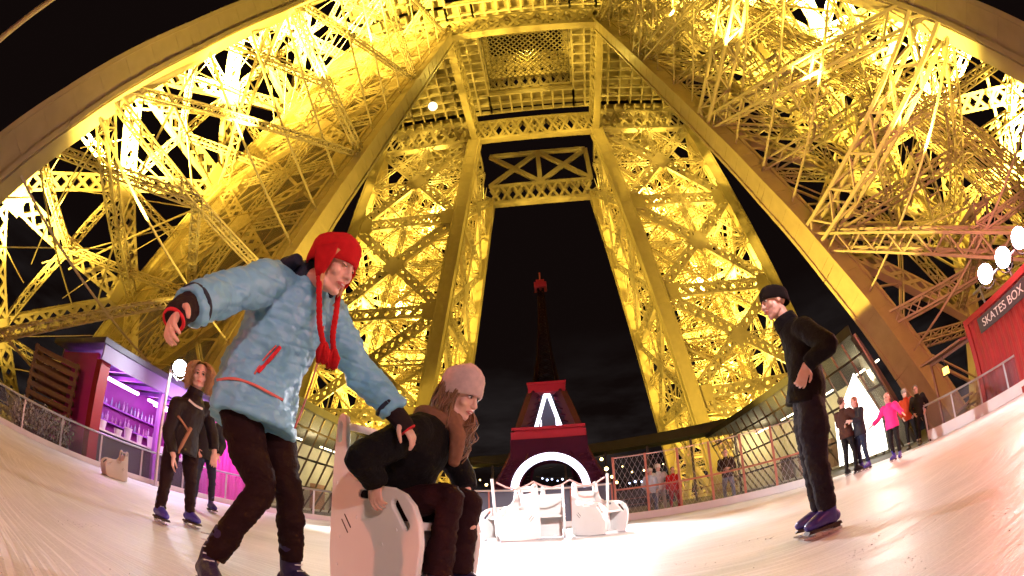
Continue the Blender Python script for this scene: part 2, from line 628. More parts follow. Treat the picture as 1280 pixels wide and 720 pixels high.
SOD = (1.0, .69, .1)
for sx in (1, -1):
    for sy in (1, -1):
        for (t, pw, u) in ((.04, 16000, .5), (.2, 22000, .75), (.38, 30000, .6), (.6, 32000, .65), (.84, 26000, .5)):
            a = chord_pt(sx, sy, 'I', 'I', t).lerp(chord_pt(sx, sy, 'O', 'O', t), u)
            if sy < 0:
                a = chord_pt(sx, sy, 'I', 'I', t).lerp(chord_pt(sx, sy, 'O', 'O', t), .78 if t < .7 else .6)
                pw *= .9 if t < .1 else 1.3
                if sx < 0: pw *= .2 if t < .3 else .75 if t < .5 else 1
            if sy < 0:
                slight('tower_lamp', a, a + V((sx * .5, -.1, 1)), SOD, pw * (3.6 if .15 < t < .7 else 2.6), 172, .3, .35)
            else:
                plight('tower_lamp', a, SOD, pw, .35)
for (x, y) in ((-6, -6), (6, -6), (6, 6), (-6, 6)):
    plight('tower_lamp', TC + V((x, y, H2 - 3)), SOD, 1300, .4)
plight('tower_lamp', TC + V((0, 2, H2 + 15)), SOD, 1500, .4)

# projectors on the deck wash the inner faces of the legs
for sx in (1, -1):
    slight('tower_projector', TC + V((sx * 9, 2, 1.5)), TC + V((sx * 26, 25, 26)), SOD, 26000, 95, .6, .3)
    slight('tower_projector', TC + V((sx * 4, 12, 1.5)), TC + V((sx * 12, 18, 52)), SOD, 6000, 70, .6, .3)
    slight('tower_projector', TC + V((sx * 4, -16, 2)), TC + V((sx * 24, -26, 24)), SOD, 22000, 75, .6, .3)

    for t in (.22, .36, .5, .66):
        a = chord_pt(sx, -1, 'I', 'O', t) + V((-sx * .5, 7.5, -2))
        slight('tower_lamp', a, chord_pt(sx, -1, 'I', 'O', t + .06) + V((0, 1.7, 0)), SOD, 11000, 95, .6, .2)  # spots added to brighten the plate along the chord
# ------------------------------------------------------------------ ground, ice
m = MB()
n = 64
m.v = [V((math.cos(2 * math.pi * i / n) * 3000, math.sin(2 * math.pi * i / n) * 3000, -57)) for i in range(n)]
m.face(tuple(range(n)))
tag(m.build('ground', mat('city_ground', (.03, .03, .03), .9, 0, .4, .05)), kind='structure')
m = MB(); m.box((0, 30, -.27), 110, 110, .5)
tag(m.build('floor', DECKM), kind='structure')
# oval ice sheet
def rim(a):      # azimuth (deg) -> distance of the rink edge from the camera's spot
    a = (a + 180) % 360 - 180
    if abs(a) <= 90: return 13.4 - 1.6 * min(1, (abs(a) / 90) ** 1.5)
    return 11.8 + 6 * ((abs(a) - 90) / 90) ** 1.3
icem, nt, b = newmat('scratched_ice')
N = nt.nodes; L = nt.links
tc = N.new('ShaderNodeTexCoord')
def nz_(scale, detail, sx=1, sy=1, rot=0, rough=.5):
    mp = N.new('ShaderNodeMapping'); mp.inputs['Scale'].default_value = (sx, sy, 1); mp.inputs['Rotation'].default_value = (0, 0, rot)
    L.new(tc.outputs['Object'], mp.inputs['Vector'])
    q = N.new('ShaderNodeTexNoise'); q.inputs['Scale'].default_value = scale; q.inputs['Detail'].default_value = detail; q.inputs['Roughness'].default_value = rough
    L.new(mp.outputs['Vector'], q.inputs['Vector']); return q
def streak(rot, scale, stretch, lo, hi):
    # thin skate cuts: strongly stretched noise squeezed into narrow ridges
    mp = N.new('ShaderNodeMapping'); mp.inputs['Rotation'].default_value = (0, 0, rot); mp.inputs['Scale'].default_value = (1, stretch, 1)
    wob = N.new('ShaderNodeTexNoise'); wob.inputs['Scale'].default_value = .35; wob.inputs['Detail'].default_value = 1
    L.new(tc.outputs['Object'], wob.inputs['Vector'])
    va = N.new('ShaderNodeVectorMath'); va.operation = 'MULTIPLY_ADD'
    va.inputs[1].default_value = (1.6, 1.6, 0)
    L.new(wob.outputs['Color'], va.inputs[0]); L.new(tc.outputs['Object'], va.inputs[2])
    L.new(va.outputs['Vector'], mp.inputs['Vector'])
    q = N.new('ShaderNodeTexNoise'); q.inputs['Scale'].default_value = scale; q.inputs['Detail'].default_value = 2
    L.new(mp.outputs['Vector'], q.inputs['Vector'])
    r = N.new('ShaderNodeMapRange'); r.inputs['From Min'].default_value = lo; r.inputs['From Max'].default_value = hi
    L.new(q.outputs['Fac'], r.inputs['Value']); return r.outputs['Result']
def mth(op, a, b_):
    q = N.new('ShaderNodeMath'); q.operation = op
    for i, z in enumerate((a, b_)):
        if isinstance(z, (int, float)): q.inputs[i].default_value = z
        else: L.new(z, q.inputs[i])
    return q.outputs['Value']
cuts = None
for (r_, sc_, st_) in ((.3, 1.0, 34), (.95, .8, 40), (-.5, .9, 36), (1.7, .7, 44), (-1.1, 1.1, 30), (.55, 1.8, 30)):
    q = streak(r_, sc_, st_, .6, .66)
    cuts = q if cuts is None else mth('MAXIMUM', cuts, q)
n1 = nz_(.8, 9, 1, 1.1, .5, .62)
n2 = nz_(60, 5, 1, 1, .3, .6)
n4 = nz_(.22, 5, 1, 1, 0, .6)
mx = N.new('ShaderNodeMix'); mx.data_type = 'RGBA'
mx.inputs['A'].default_value = (.46, .475, .485, 1); mx.inputs['B'].default_value = (.72, .73, .74, 1)
f1 = N.new('ShaderNodeMapRange'); f1.inputs['From Min'].default_value = .33; f1.inputs['From Max'].default_value = .66
L.new(mth('ADD', mth('MULTIPLY', n1.outputs['Fac'], .6), mth('MULTIPLY', n2.outputs['Fac'], .4)), f1.inputs['Value'])
L.new(f1.outputs['Result'], mx.inputs['Factor'])
mx2 = N.new('ShaderNodeMix'); mx2.data_type = 'RGBA'; mx2.inputs['B'].default_value = (.86, .87, .88, 1)
L.new(mth('MULTIPLY', cuts, .5), mx2.inputs['Factor']); L.new(mx.outputs['Result'], mx2.inputs['A'])
L.new(mx2.outputs['Result'], b.inputs['Base Color'])
rr = N.new('ShaderNodeMapRange'); rr.inputs['From Min'].default_value = .35; rr.inputs['From Max'].default_value = .65
rr.inputs['To Min'].default_value = .3; rr.inputs['To Max'].default_value = .62
L.new(n4.outputs['Fac'], rr.inputs['Value'])
L.new(mth('ADD', rr.outputs['Result'], mth('MULTIPLY', cuts, .25)), b.inputs['Roughness'])
bp = N.new('ShaderNodeBump'); bp.inputs['Strength'].default_value = .22; bp.inputs['Distance'].default_value = .012
L.new(mth('ADD', mth('MULTIPLY', n2.outputs['Fac'], .8), mth('MULTIPLY', cuts, -.9)), bp.inputs['Height']); L.new(bp.outputs['Normal'], b.inputs['Normal'])
m = MB()
n = 120
m.v = [azd(360 * i / n, rim(360 * i / n)) for i in range(n)]
m.face(tuple(reversed(range(n))))
tag(m.build('ice_floor', icem), kind='structure')

# shaved ice crumbs lying in drifts along the skate tracks
rnd = random.Random(77)
m = MB()
for k in range(46):
    a = rnd.uniform(-85, 70); d = 1.2 * (7.5 ** rnd.uniform(0, 1)); th = rnd.uniform(0, 3.14); Ld = rnd.uniform(.2, .9)
    c = azd(a, d)
    for i in range(34):
        u = rnd.uniform(-1, 1)
        q = c + V((math.cos(th), math.sin(th), 0)) * u * Ld + V((-math.sin(th), math.cos(th), 0)) * (rnd.gauss(0, .035) + u * u * .12)
        r = rnd.uniform(.002, .0075)
        n = len(m.v)
        for j in range(3):
            b_ = rnd.uniform(0, 6.28); m.v.append(q + V((math.cos(b_ + j * 2.09) * r, math.sin(b_ + j * 2.09) * r * .7, .0005)))
        m.v.append(q + V((0, 0, r * .8)))
        for f_ in ((n, n + 1, n + 3), (n + 1, n + 2, n + 3), (n + 2, n, n + 3)): m.face(f_)
tag(m.build('snow', mat('shaved_ice', (.8, .82, .84), .6, 0, .05, 20)), kind='stuff')
# ------------------------------------------------------------------ rink edge and surroundings
gl, nt, b = newmat('clear_panel')
N = nt.nodes; L = nt.links
tr = N.new('ShaderNodeBsdfTransparent'); tr.inputs['Color'].default_value = (.93, .94, .95, 1)
b.inputs['Base Color'].default_value = (.6, .6, .65, 1); b.inputs['Roughness'].default_value = .12
ms = N.new('ShaderNodeMixShader')
tcg = N.new('ShaderNodeTexCoord'); ng = N.new('ShaderNodeTexNoise'); ng.inputs['Scale'].default_value = 3; ng.inputs['Detail'].default_value = 5
L.new(tcg.outputs['Object'], ng.inputs['Vector'])
mg = N.new('ShaderNodeMapRange'); mg.inputs['To Min'].default_value = .015; mg.inputs['To Max'].default_value = .1
L.new(ng.outputs['Fac'], mg.inputs['Value']); L.new(mg.outputs['Result'], ms.inputs['Fac'])
L.new(tr.outputs['BSDF'], ms.inputs[1]); L.new(b.outputs['BSDF'], ms.inputs[2]); L.new(ms.outputs['Shader'], N['Material Output'].inputs['Surface'])
GLASS = gl
NAVY = mat('navy_panel', (.05, .055, .09), .5, 0, .2, 3)
KERB = mat('white_kerb_board', (.72, .7, .68), .5, 0, .12, 2.5)
RED = mat('red_paint', (.26, .012, .02), .5, 0, .2, 5)
POSTRED = mat('rusty_red_post', (.42, .16, .12), .55, 0, .2, 5)
WOOD = mat('rough_crate_wood', (.1, .055, .025), .75, 0, .35, 6, .3, 20)


def barrier(a0, a1, label, kerb_h, rail_h, step, solid=None, post=STEEL, tall=0.0, postw=.05):
    c = azd((a0 + a1) / 2, rim((a0 + a1) / 2) + .12)
    root = empty('rink_barrier', c, label, 'barrier')
    n = max(1, round(abs(a1 - a0) * math.pi / 180 * 13 / step))
    pt = lambda i, z: azd(a0 + (a1 - a0) * i / n, rim(a0 + (a1 - a0) * i / n) + .12, z)
    m = MB()
    for i in range(n):
        m.beam(pt(i, kerb_h / 2), pt(i + 1, kerb_h / 2), .16, kerb_h)
    m.build('kerb_board', KERB, root, origin=c)
    m = MB()
    for i in range(n):
        m.tube([pt(i, rail_h), pt(i + 1, rail_h)], .03, 8)
    m.build('handrail', post if not solid else KERB, root, origin=c)
    for i in range(n + 1):
        m = MB()
        hh = tall if tall else rail_h - .02
        d = pt(min(i + 1, n), 0) - pt(max(i - 1, 0), 0)
        m.beam(pt(i, kerb_h * .2), pt(i, hh), postw, postw, d)
        m.build('post', post, root, origin=c)
    for i in range(n):
        a, b_ = pt(i, 0), pt(i + 1, 0)
        m = MB()
        z0, z1 = kerb_h + .02, rail_h - .05
        d = (b_ - a) * .03
        m.beam(a + d + V((0, 0, (z0 + z1) / 2)), b_ - d + V((0, 0, (z0 + z1) / 2)), .018, z1 - z0)
        m.build('panel', solid or GLASS, root, origin=c)
    if tall:
        m = MB()
        for i in range(n):
            a, b_ = pt(i, 0), pt(i + 1, 0)
            m.beam(a + V((0, 0, tall - .03)), b_ + V((0, 0, tall - .03)), .03, .03)
            k = 6
            H = tall - kerb_h
            for j in range(-k, k):
                for s_ in (0, 1):
                    u0, u1 = j / k, j / k + 1
                    z0, z1 = (kerb_h, tall)
                    lo, hi = max(0, u0), min(1, u1)
                    if hi <= lo: continue
                    f = lambda u: (u - u0)
                    za, zb = kerb_h + H * f(lo), kerb_h + H * f(hi)
                    if s_: za, zb = tall + kerb_h - za, tall + kerb_h - zb
                    m.beam(a.lerp(b_, lo) + V((0, 0, za)), a.lerp(b_, hi) + V((0, 0, zb)), .006, .006, None, False)
        m.build('wire_netting', STEEL, root, origin=c)
    return root


barrier(-88, -20, 'low glass rink barrier with steel handrail along the purple kiosk side', .14, .88, 1.25)
barrier(-19.6, 6, 'rink barrier of dark navy panels below the red model tower', .16, 1.2, 1.2, NAVY, POSTRED)
barrier(6.4, 31, 'rink barrier with tall reddish posts and wire netting above glass', .22, .98, .95, None, POSTRED, 2.0, .07)
barrier(47.5, 84, 'glass rink barrier on a broad white kerb below the red skate hut', .3, .97, .9, None, STEEL)

# ------------------------------------------------------------------ small red model tower
def model_tower():
    c = V((-.4, 16.0, 0))
    root = empty('model_tower', c, 'small dark red model tower with glowing white arch behind the rink', 'model tower')
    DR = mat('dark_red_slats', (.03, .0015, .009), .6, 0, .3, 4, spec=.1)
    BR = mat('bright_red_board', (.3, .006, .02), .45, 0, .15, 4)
    m = MB(); m.box(c + V((0, 0, .65)), 3.9, 3.9, 1.3)
    m.build('plinth', NAVY, root, origin=c)
    # curved legs, in slatted panels between the base and the first platform
    prof = [(1.3, 1.82), (1.9, 1.5), (2.5, 1.25), (3.0, 1.08)]
    for sx in (-1, 1):
        for sy in (-1, 1):
            m = MB()
            for i in range(len(prof) - 1):
                (z0, o0), (z1, o1) = prof[i], prof[i + 1]
                w0, w1 = .75 - .1 * i, .75 - .1 * (i + 1)
                for (ax, ay) in ((o0, o0), (o0 - w0, o0), (o0, o0 - w0)):
                    k = (0 if ax == o0 else -w1, 0 if ay == o0 else -w1)
                    m.beam(c + V((sx * ax, sy * ay, z0)), c + V((sx * (o1 + k[0]), sy * (o1 + k[1]), z1)), .12, .12)
                for t in range(5):
                    u = t / 5; z = z0 + (z1 - z0) * u; o = o0 + (o1 - o0) * u; w_ = w0 + (w1 - w0) * u
                    u2 = (t + 1) / 5; z2 = z0 + (z1 - z0) * u2; o2 = o0 + (o1 - o0) * u2; w2 = w0 + (w1 - w0) * u2
                    m.beam(c + V((sx * o, sy * o, z)), c + V((sx * (o2 - w2), sy * o2, z2)), .09, .05)
                    m.beam(c + V((sx * (o - w_), sy * o, z)), c + V((sx * o2, sy * o2, z2)), .09, .05)
                    m.beam(c + V((sx * o, sy * (o - w_), z)), c + V((sx * o2, sy * o2, z2)), .09, .05)
                    m.beam(c + V((sx * (o - w_ * .5), sy * o, z)), c + V((sx * (o2 - w2 * .5), sy * o2, z2)), .2, .04, (0, 1, 0))
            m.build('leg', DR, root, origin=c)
    # spandrel above the arch
    AR = emis('arch_tube_light', (.78, .76, 1.0), 2.6)
    for sy in (-1, 1):
        m = MB()
        n = 18
        ro = 1.27
        for i in range(n):
            a0_, a1_ = math.pi * i / n, math.pi * (i + 1) / n
            p = lambda a: (c.x + ro * math.cos(a), 1.3 + 1.12 * math.sin(a))
            (x0, z0), (x1, z1) = p(a0_), p(a1_)
            y = c.y + sy * 1.32
            m.quad((x0, y, z0), (x1, y, z1), (x1, y, 3.0), (x0, y, 3.0))
            m.quad((x0, y - sy * .06, z0), (x1, y - sy * .06, z1), (x1, y - sy * .06, 3.0), (x0, y - sy * .06, 3.0))
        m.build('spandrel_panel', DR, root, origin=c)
        if sy > 0: continue
        m = MB()
        m.tube([(c.x + 1.12 * math.cos(math.pi * i / 24), c.y + sy * 1.9, 1.2 + 1.1 * math.sin(math.pi * i / 24)) for i in range(25)], .125, 10)
        m.build('arch_light', AR, root, smooth=True, origin=c)
    m = MB()
    m.box(c + V((0, 0, 3.1)), 2.5, 2.5, .34); m.box(c + V((0, 0, 3.3)), 2.3, 2.3, .08)
    for k in (-1, 1):
        m.box(c + V((k * 1.2, 0, 3.38)), .06, 2.45, .1); m.box(c + V((0, k * 1.2, 3.38)), 2.45, .06, .1)
    m.build('lower_platform', BR, root, origin=c)
    for sx in (-1, 1):
        for sy in (-1, 1):
            m = MB()
            m.beam(c + V((sx * .95, sy * .95, 3.3)), c + V((sx * .48, sy * .48, 4.8)), .34, .34)
            for i in range(6):
                u = i / 6
                m.beam(c + V((sx * (.95 - .47 * u), sy * .98 - sy * .47 * u, 3.3 + 1.5 * u)), c + V((sx * (.55 - .4 * u), sy * .98 - sy * .47 * u, 3.4 + 1.5 * u)), .06, .05)
            m.build('upper_leg', DR, root, origin=c)
    VL = emis('tube_light', (.82, .82, 1.0), 2.6)
    for sy in (-1, 1):
        m = MB()
        m.tube([c + V((-.42, sy * .98, 3.42)), c + V((-.06, sy * .62, 4.7)), c + V((.06, sy * .62, 4.7)), c + V((.42, sy * .98, 3.42))], .065, 8)
        m.build('tube_light', VL, root, origin=c)
    m = MB()
    m.box(c + V((0, 0, 4.1)), .5, .5, 1.6)
    m.build('lift_shaft', NAVY, root, origin=c)
    m = MB()
    m.box(c + V((0, 0, 4.95)), 1.32, 1.32, .3); m.box(c + V((0, 0, 5.14)), 1.4, 1.4, .07)
    m.build('upper_platform', BR, root, origin=c)
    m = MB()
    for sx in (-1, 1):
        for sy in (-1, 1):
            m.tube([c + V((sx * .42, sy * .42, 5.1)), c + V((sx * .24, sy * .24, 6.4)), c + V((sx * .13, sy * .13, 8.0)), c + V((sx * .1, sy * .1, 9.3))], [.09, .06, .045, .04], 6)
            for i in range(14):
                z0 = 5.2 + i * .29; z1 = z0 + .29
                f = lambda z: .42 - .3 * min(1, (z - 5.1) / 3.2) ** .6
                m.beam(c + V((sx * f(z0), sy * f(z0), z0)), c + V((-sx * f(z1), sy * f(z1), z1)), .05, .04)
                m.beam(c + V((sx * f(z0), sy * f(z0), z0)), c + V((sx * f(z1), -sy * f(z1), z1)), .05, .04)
    m.build('spire', mat('dark_red_as_unlit', (.003, .0002, .0004), .8, 0, .3, 4, spec=.05), root, origin=c)  # near-black base colour puts the spire's lack of light into the paint
    m = MB()
    m.box(c + V((0, 0, 9.42)), .5, .5, .22); m.box(c + V((0, 0, 9.6)), .34, .34, .16); m.tube([c + V((0, 0, 9.6)), c + V((0, 0, 10.1))], .03)
    m.build('top_cabin', mat('dull_red_cabin', (.2, .006, .01), .5, 0, .2, 4), root, origin=c)


model_tower()
for x in (-1.3, .5):
    slight('added_ice_spot', (x, 14.5, 3.5), (-.3, 8.8, 0), (1, .93, .97), 5000, 46, .7, .15)  # added spots without fixtures, whitening the middle of the ice

# ------------------------------------------------------------------ skating aids (white plastic push sleds)
def sled_profile():
    o = [(-.34, .02), (.0, .0), (.27, .02), (.31, .1), (.33, .2), (.352, .32), (.345, .42), (.31, .5), (.25, .555), (.17, .585), (.08, .592), (-.02, .6),
         (-.1, .615), (-.16, .655), (-.195, .72), (-.215, .82), (-.225, .93), (-.235, .975), (-.265, .995), (-.295, .985), (-.31, .95), (-.32, .8), (-.33, .5), (-.345, .2)]
    return o


def slot(cx, cy, l, w, ang, k=5):
    pts = []
    for s_ in (1, -1):
        for i in range(k + 1):
            a = -math.pi / 2 + math.pi * i / k
            x = s_ * (l / 2 - w / 2) + s_ * math.cos(a) * w / 2; y = s_ * math.sin(a) * w / 2
            pts.append((cx + x * math.cos(ang) - y * math.sin(ang), cy + x * math.sin(ang) + y * math.cos(ang)))
    return pts


def panel_mesh(holes, t, M):
    """Plate with real slots cut through it."""
    bm = bmesh.new()
    loops = [sled_profile()] + holes
    for z in (-t / 2, t / 2):
        es = []
        for lp in loops:
            vs = [bm.verts.new((x, y, z)) for (x, y) in lp]
            for i in range(len(vs)):
                es.append(bm.edges.new((vs[i], vs[(i + 1) % len(vs)])))
        bmesh.ops.triangle_fill(bm, use_beauty=True, use_dissolve=False, edges=es)
    bm.verts.ensure_lookup_table()
    tot = sum(len(lp) for lp in loops)
    off = 0
    for lp in loops:
        k = len(lp)
        for i in range(k):
            j = (i + 1) % k
            bm.faces.new((bm.verts[off + i], bm.verts[off + j], bm.verts[tot + off + j], bm.verts[tot + off + i]))
        off += k
    bmesh.ops.recalc_face_normals(bm, faces=bm.faces)
    be = [e for e in bm.edges if len(e.link_faces) == 2 and abs(e.calc_face_angle(0)) > .9]
    bmesh.ops.bevel(bm, geom=be, offset=.011, segments=3, affect='EDGES', profile=.6)
    bm.transform(M)
    return bm


def make_sled(label, group=None):
    root = empty('skating_aid', (0, 0, 0), label, 'skating aid', group)
    for sy in (-1, 1):
        M = Matrix.Translation((0, sy * .2, 0)) @ Matrix.Rotation(math.pi / 2, 4, 'X')
        hl = [slot(-.275, .885, .12, .03, 1.6), slot(-.02, .545, .13, .042, -.05), slot(.225, .455, .17, .045, -.95)]
        bm = panel_mesh(hl, .034, M)
        m = MB()
        for (x, z) in ((-.27, .14), (-.25, .3), (.1, .3), (.2, .38), (-.1, .42), (.24, .15), (-.28, .6)):
            m.tube([(x, sy * .2 + sy * .0165, z), (x, sy * .2 + sy * .022, z)], .009, 8)
        bv = [bm.verts.new(q) for q in m.v]
        for f_ in m.f: bm.faces.new([bv[i] for i in f_])
        me = bpy.data.meshes.new('side_panel'); bm.to_mesh(me); bm.free()
        me.materials.append(WHITEP)
        o = bpy.data.objects.new('side_panel', me); col.objects.link(o); o.parent = root; WORLD[o.name] = V((0, 0, 0))
        for q in ((-.225, .40, -.17, .33), (-.2, .43, -.145, .36)):
            m = MB(); m.beam((q[0], sy * .2165, q[1]), (q[2], sy * .2165, q[3]), .006, .006)
            m.build('moulded_groove', DARKST, o)
    m = MB(); m.box((-.02, 0, .4), .5, .35, .04)
    m.build('seat', WHITEP, root)
    m = MB(); m.box((-.285, 0, .62), .035, .35, .4)
    m.build('backrest', WHITEP, root)
    m = MB(); m.tube([(-.275, -.18, .93), (-.275, .18, .93)], .022, 10)
    m.build('push_bar', WHITEP, root)
    m = MB(); m.box((.02, 0, .2), .03, .35, .36)
    m.build('front_plate', WHITEP, root)
    for sy in (-1, 1):
        m = MB(); m.box((0, sy * .2, .012), .58, .03, .02)
        m.build('runner', STEEL, root)
    return root


sled = make_sled('tall white skating aid carrying the seated woman in the pink beanie')
sd = V((.894, -.447, 0))
sled.rotation_euler = (0, 0, math.atan2(sd.y, sd.x))
sled.location = (-.608 - .894 * .35 + .09, 1.905 + .447 * .35 + .18, 0)
GR = 'white skating aids parked in the middle of the rink'
cl = [(-1.9, 8.0, -90, 'parked white skating aid seen square on, middle of the white cluster below the model tower'),
      (-6.8, 7.6, -140, 'parked white skating aid at the end of the white cluster by the seated woman'),
      (-5.2, 8.5, -118, 'parked white skating aid half hidden behind another in the white cluster'),
      (4.3, 7.9, -50, 'parked white skating aid at the end of the white cluster towards the netting')]
for (a, d, r, lb) in cl:
    o = copy_tree(sled); o.location = azd(a, d); o.rotation_euler = (0, 0, math.radians(r)); o['label'] = lb; o['group'] = GR
    o.scale = (1.25, 1.25, 1.0)
o = copy_tree(sled); o.location = azd(-57.6, 9.6); o.rotation_euler = (0, 0, math.radians(-100)); o.scale = (.8, .8, .62)
o['label'] = 'lone small white skating aid standing beside the barrier in front of the kiosk'
# ropes between the parked aids
m = MB()
ra, rb_ = azd(-8.4, 7.5), azd(5.2, 7.8)
pts = [ra.lerp(rb_, t / 12) + V((0, 0, 1.02 - .12 * math.sin(math.pi * ((t / 4) % 1)))) for t in range(13)]
m.tube(pts, .016, 6)
tag(m.build('rope', mat('rope_red_white', (.75, .45, .42), .8, 0, .3, 30)), 'pale rope slung across the top of the parked white skating aids', 'rope')
for (a, d, lean, lb) in ((-8.4, 7.5, -.07, 'slim leaning pole holding the pale rope end nearer the seated woman'), (5.2, 7.8, .05, 'slim leaning pole holding the pale rope end nearer the wire netting')):
    c = azd(a, d); m = MB(); m.tube([c, c + V((lean, 0, 1.08))], .025, 8); m.box(c + V((0, 0, .03)), .3, .3, .06)
    tag(m.build('rope_pole', KERB, origin=c), lb, 'pole')

# ------------------------------------------------------------------ purple kiosk on the left
def kiosk():
    a, b_ = azd(-61.6, 13.0), azd(-44.5, 16.3)
    d = (b_ - a); Lg = d.length; d.normalize(); nrm = V((-d.y, d.x, 0))      # nrm points away from rink
    if nrm.dot(a) < 0: nrm = -nrm
    F = lambda u, dep, z: a + d * u + nrm * dep + V((0, 0, z))
    root = empty('kiosk', a, 'open fronted refreshment kiosk glowing purple inside, with bottles on shelves', 'kiosk')
    PUR = mat('violet_painted_steel', (.3, .1, .4), .45, 0, .2, 4)
    MAG = mat('magenta_wall', (.55, .05, .35), .5, 0, .15, 3)
    m = MB()
    m.beam(F(-.3, 1.6, 3.25), F(Lg + .2, 1.6, 3.25), 4.2, .16)
    m.build('roof', NAVY, root, origin=a)
    m = MB(); m.beam(F(-.2, -.35, 3.0), F(Lg, -.35, 3.0), .08, .5)
    m.build('fascia', mat('violet_grey_fascia', (.2, .17, .3), .5, 0, .15, 3), root, origin=a)
    for u in (.1, 2.6, 4.9):
        m = MB(); w_ = .34 if u < 1 else .14
        m.box(F(u, 0, 1.4), w_, w_, 2.8, math.atan2(d.y, d.x))
        m.build('pillar', RED if u < 1 else PUR, root, origin=a)
    m = MB(); m.beam(F(0, 3.2, 1.55), F(Lg, 3.2, 1.55), .12, 3.1)
    m.build('back_wall', mat('dark_plum_wall', (.22, .03, .2), .5, 0, .3, 2), root, origin=a)
    for u in (0.05, Lg - .05):
        m = MB(); m.beam(F(u, .3, 1.5), F(u, 3.1, 1.5), .1, 3.0)
        m.build('side_wall', MAG, root, origin=a)
    m = MB(); m.beam(F(.5, .6, .5), F(Lg - .3, .6, .5), .5, 1.0)
    ct = m.build('counter', mat('dark_counter', (.04, .04, .05), .4, 0, .3, 4), root, origin=a)
    m = MB(); m.beam(F(.4, .55, 1.03), F(Lg - .2, .55, 1.03), .7, .05)
    m.build('counter_top', WHITEP, root, origin=a)
    TUBE = emis('violet_tube', (.75, .35, 1.0), 16)
    for (u, dep, z) in ((1.3, .7, 2.55), (1.6, 1.8, 2.75), (3.8, .9, 2.5), (4.3, 2.0, 2.75)):
        m = MB(); m.tube([F(u - .8, dep, z), F(u + .8, dep, z)], .05, 8)
        m.build('tube_lamp', TUBE, root, origin=a)
    for i in range(7):
        m = MB(); m.beam(F(.4 + i * .8, .2, 2.95), F(.4 + i * .8, 3.0, 2.95), .08, .12)
        m.build('ceiling_joist', PUR, root, origin=a)
    for u in (1.5, 4.2):
        plight('kiosk_lamp', F(u, 1.2, 2.3), (.85, .35, 1.0), 55, .2)
    plight('kiosk_lamp', F(3.2, -1.2, 2.6), (.85, .4, 1.0), 130, .15)
    for z in (1.5, 2.05):
        m = MB(); m.beam(F(.4, 2.95, z), F(Lg - .4, 2.95, z), .35, .05); m.build('shelf', PUR, root, origin=a)
    rb2 = random.Random(12)
    kinds = []
    for k in range(4):
        h = .2 + .05 * k; m = MB()
        m.tube([(0, 0, 0), (0, 0, h * .6), (0, 0, h * .75), (0, 0, h)], [.045, .045, .018, .018], 8)
        kinds.append((m, mat('bottle_glass', ((.3, .3, .4), (.35, .2, .3), (.2, .3, .35), (.45, .4, .45))[k], .2, 0, .3, 5)))
    protos = {}
    for z, wh in ((1.525, 'lower'), (2.075, 'upper')):
        for i in range(24):
            p = F(.5 + i * .19 + rb2.uniform(-.04, .04), 2.92 + rb2.uniform(-.08, .08), z); k = rb2.randrange(4)
            if k not in protos:
                protos[k] = o = kinds[k][0].build('bottle', kinds[k][1])
            else:
                o = protos[k].copy(); col.objects.link(o)
            o.location = p
            tag(o, 'small bottle in the row along the %s shelf inside the purple kiosk' % wh, 'bottle', 'bottles on the %s kiosk shelf' % wh)
    # wares along the counter
    rnd = random.Random(3)
    gname = 'white tubs lined up on the kiosk counter'
    for i in range(9):
        u = .8 + i * .5 + rnd.uniform(-.1, .1)
        p = F(u, .5 + rnd.uniform(-.1, .12), 1.057)
        h = rnd.choice((.18, .26, .34)); r = rnd.choice((.1, .14))
        m = MB(); m.tube([p, p + V((0, 0, h * .9)), p + V((0, 0, h * .9)), p + V((0, 0, h))], [r * .8, r, r * 1.08, r * 1.08], 12)
        tag(m.build('tub', WHITEP, origin=p), 'white tub among those lined up on the purple kiosk counter', 'tub', gname)
    return F, Lg


KF, KL = kiosk()
# lamp post in front of the kiosk
c = azd(-51.9, 12.5)
root = empty('lamp_post', c, 'slim steel lamp post with a dazzling round white floodlight before the kiosk', 'lamp post')
m = MB(); m.tube([c, c + V((0, 0, 3.2))], .05, 10); m.tube([c, c + V((0, 0, .03))], .16, 12)
m.build('pole', STEEL, root, origin=c)
def lamp_head(root, c, hp, aim, r, em, housing=DARKST):
    d = (V(aim) - hp).normalized()
    m = MB(); m.tube([hp - d * .26, hp - d * .2, hp - d * .05, hp + d * .02], [r * .4, r * .75, r, r], 18)
    h = m.build('lamp_head', housing, root, smooth=False, origin=c)
    m = MB(); m.tube([hp + d * .02, hp + d * .045], [r * .93, r * .8], 18)
    m.build('lens', em, h, origin=c)
    x = d.cross(V((0, 0, 1))).normalized()
    m = MB()
    pts = [hp - d * .08 + x * (r + .03) * math.cos(t) + V((0, 0, -1)) * (r + .12) * math.sin(t) for t in [math.pi * i / 8 for i in range(9)]]
    m.tube(pts, .018, 6)
    m.build('bracket', housing, root, origin=c)
LENSW = emis('white_lens', (.95, .97, 1.0), 60)
hp = P(225, 460, 12.4)
lamp_head(root, c, hp, (0, 3, 1), .23, LENSW)
m = MB(); m.tube([c + V((0, 0, 3.15)), hp + V((0, 0, -.36)), hp + V((0, 0, -.3))], .03, 8)
m.build('arm', STEEL, root, origin=c)
dv = (V((-2, 6, 0)) - hp).normalized()
slight('floodlight', hp + dv * .12, (-.6, 8, .3), (.95, .95, 1), 8000, 38, .7, .2)

plight('lamp_spill', hp + dv * .3 + V((0, 0, .1)), (.95, .95, 1), 280, .2)

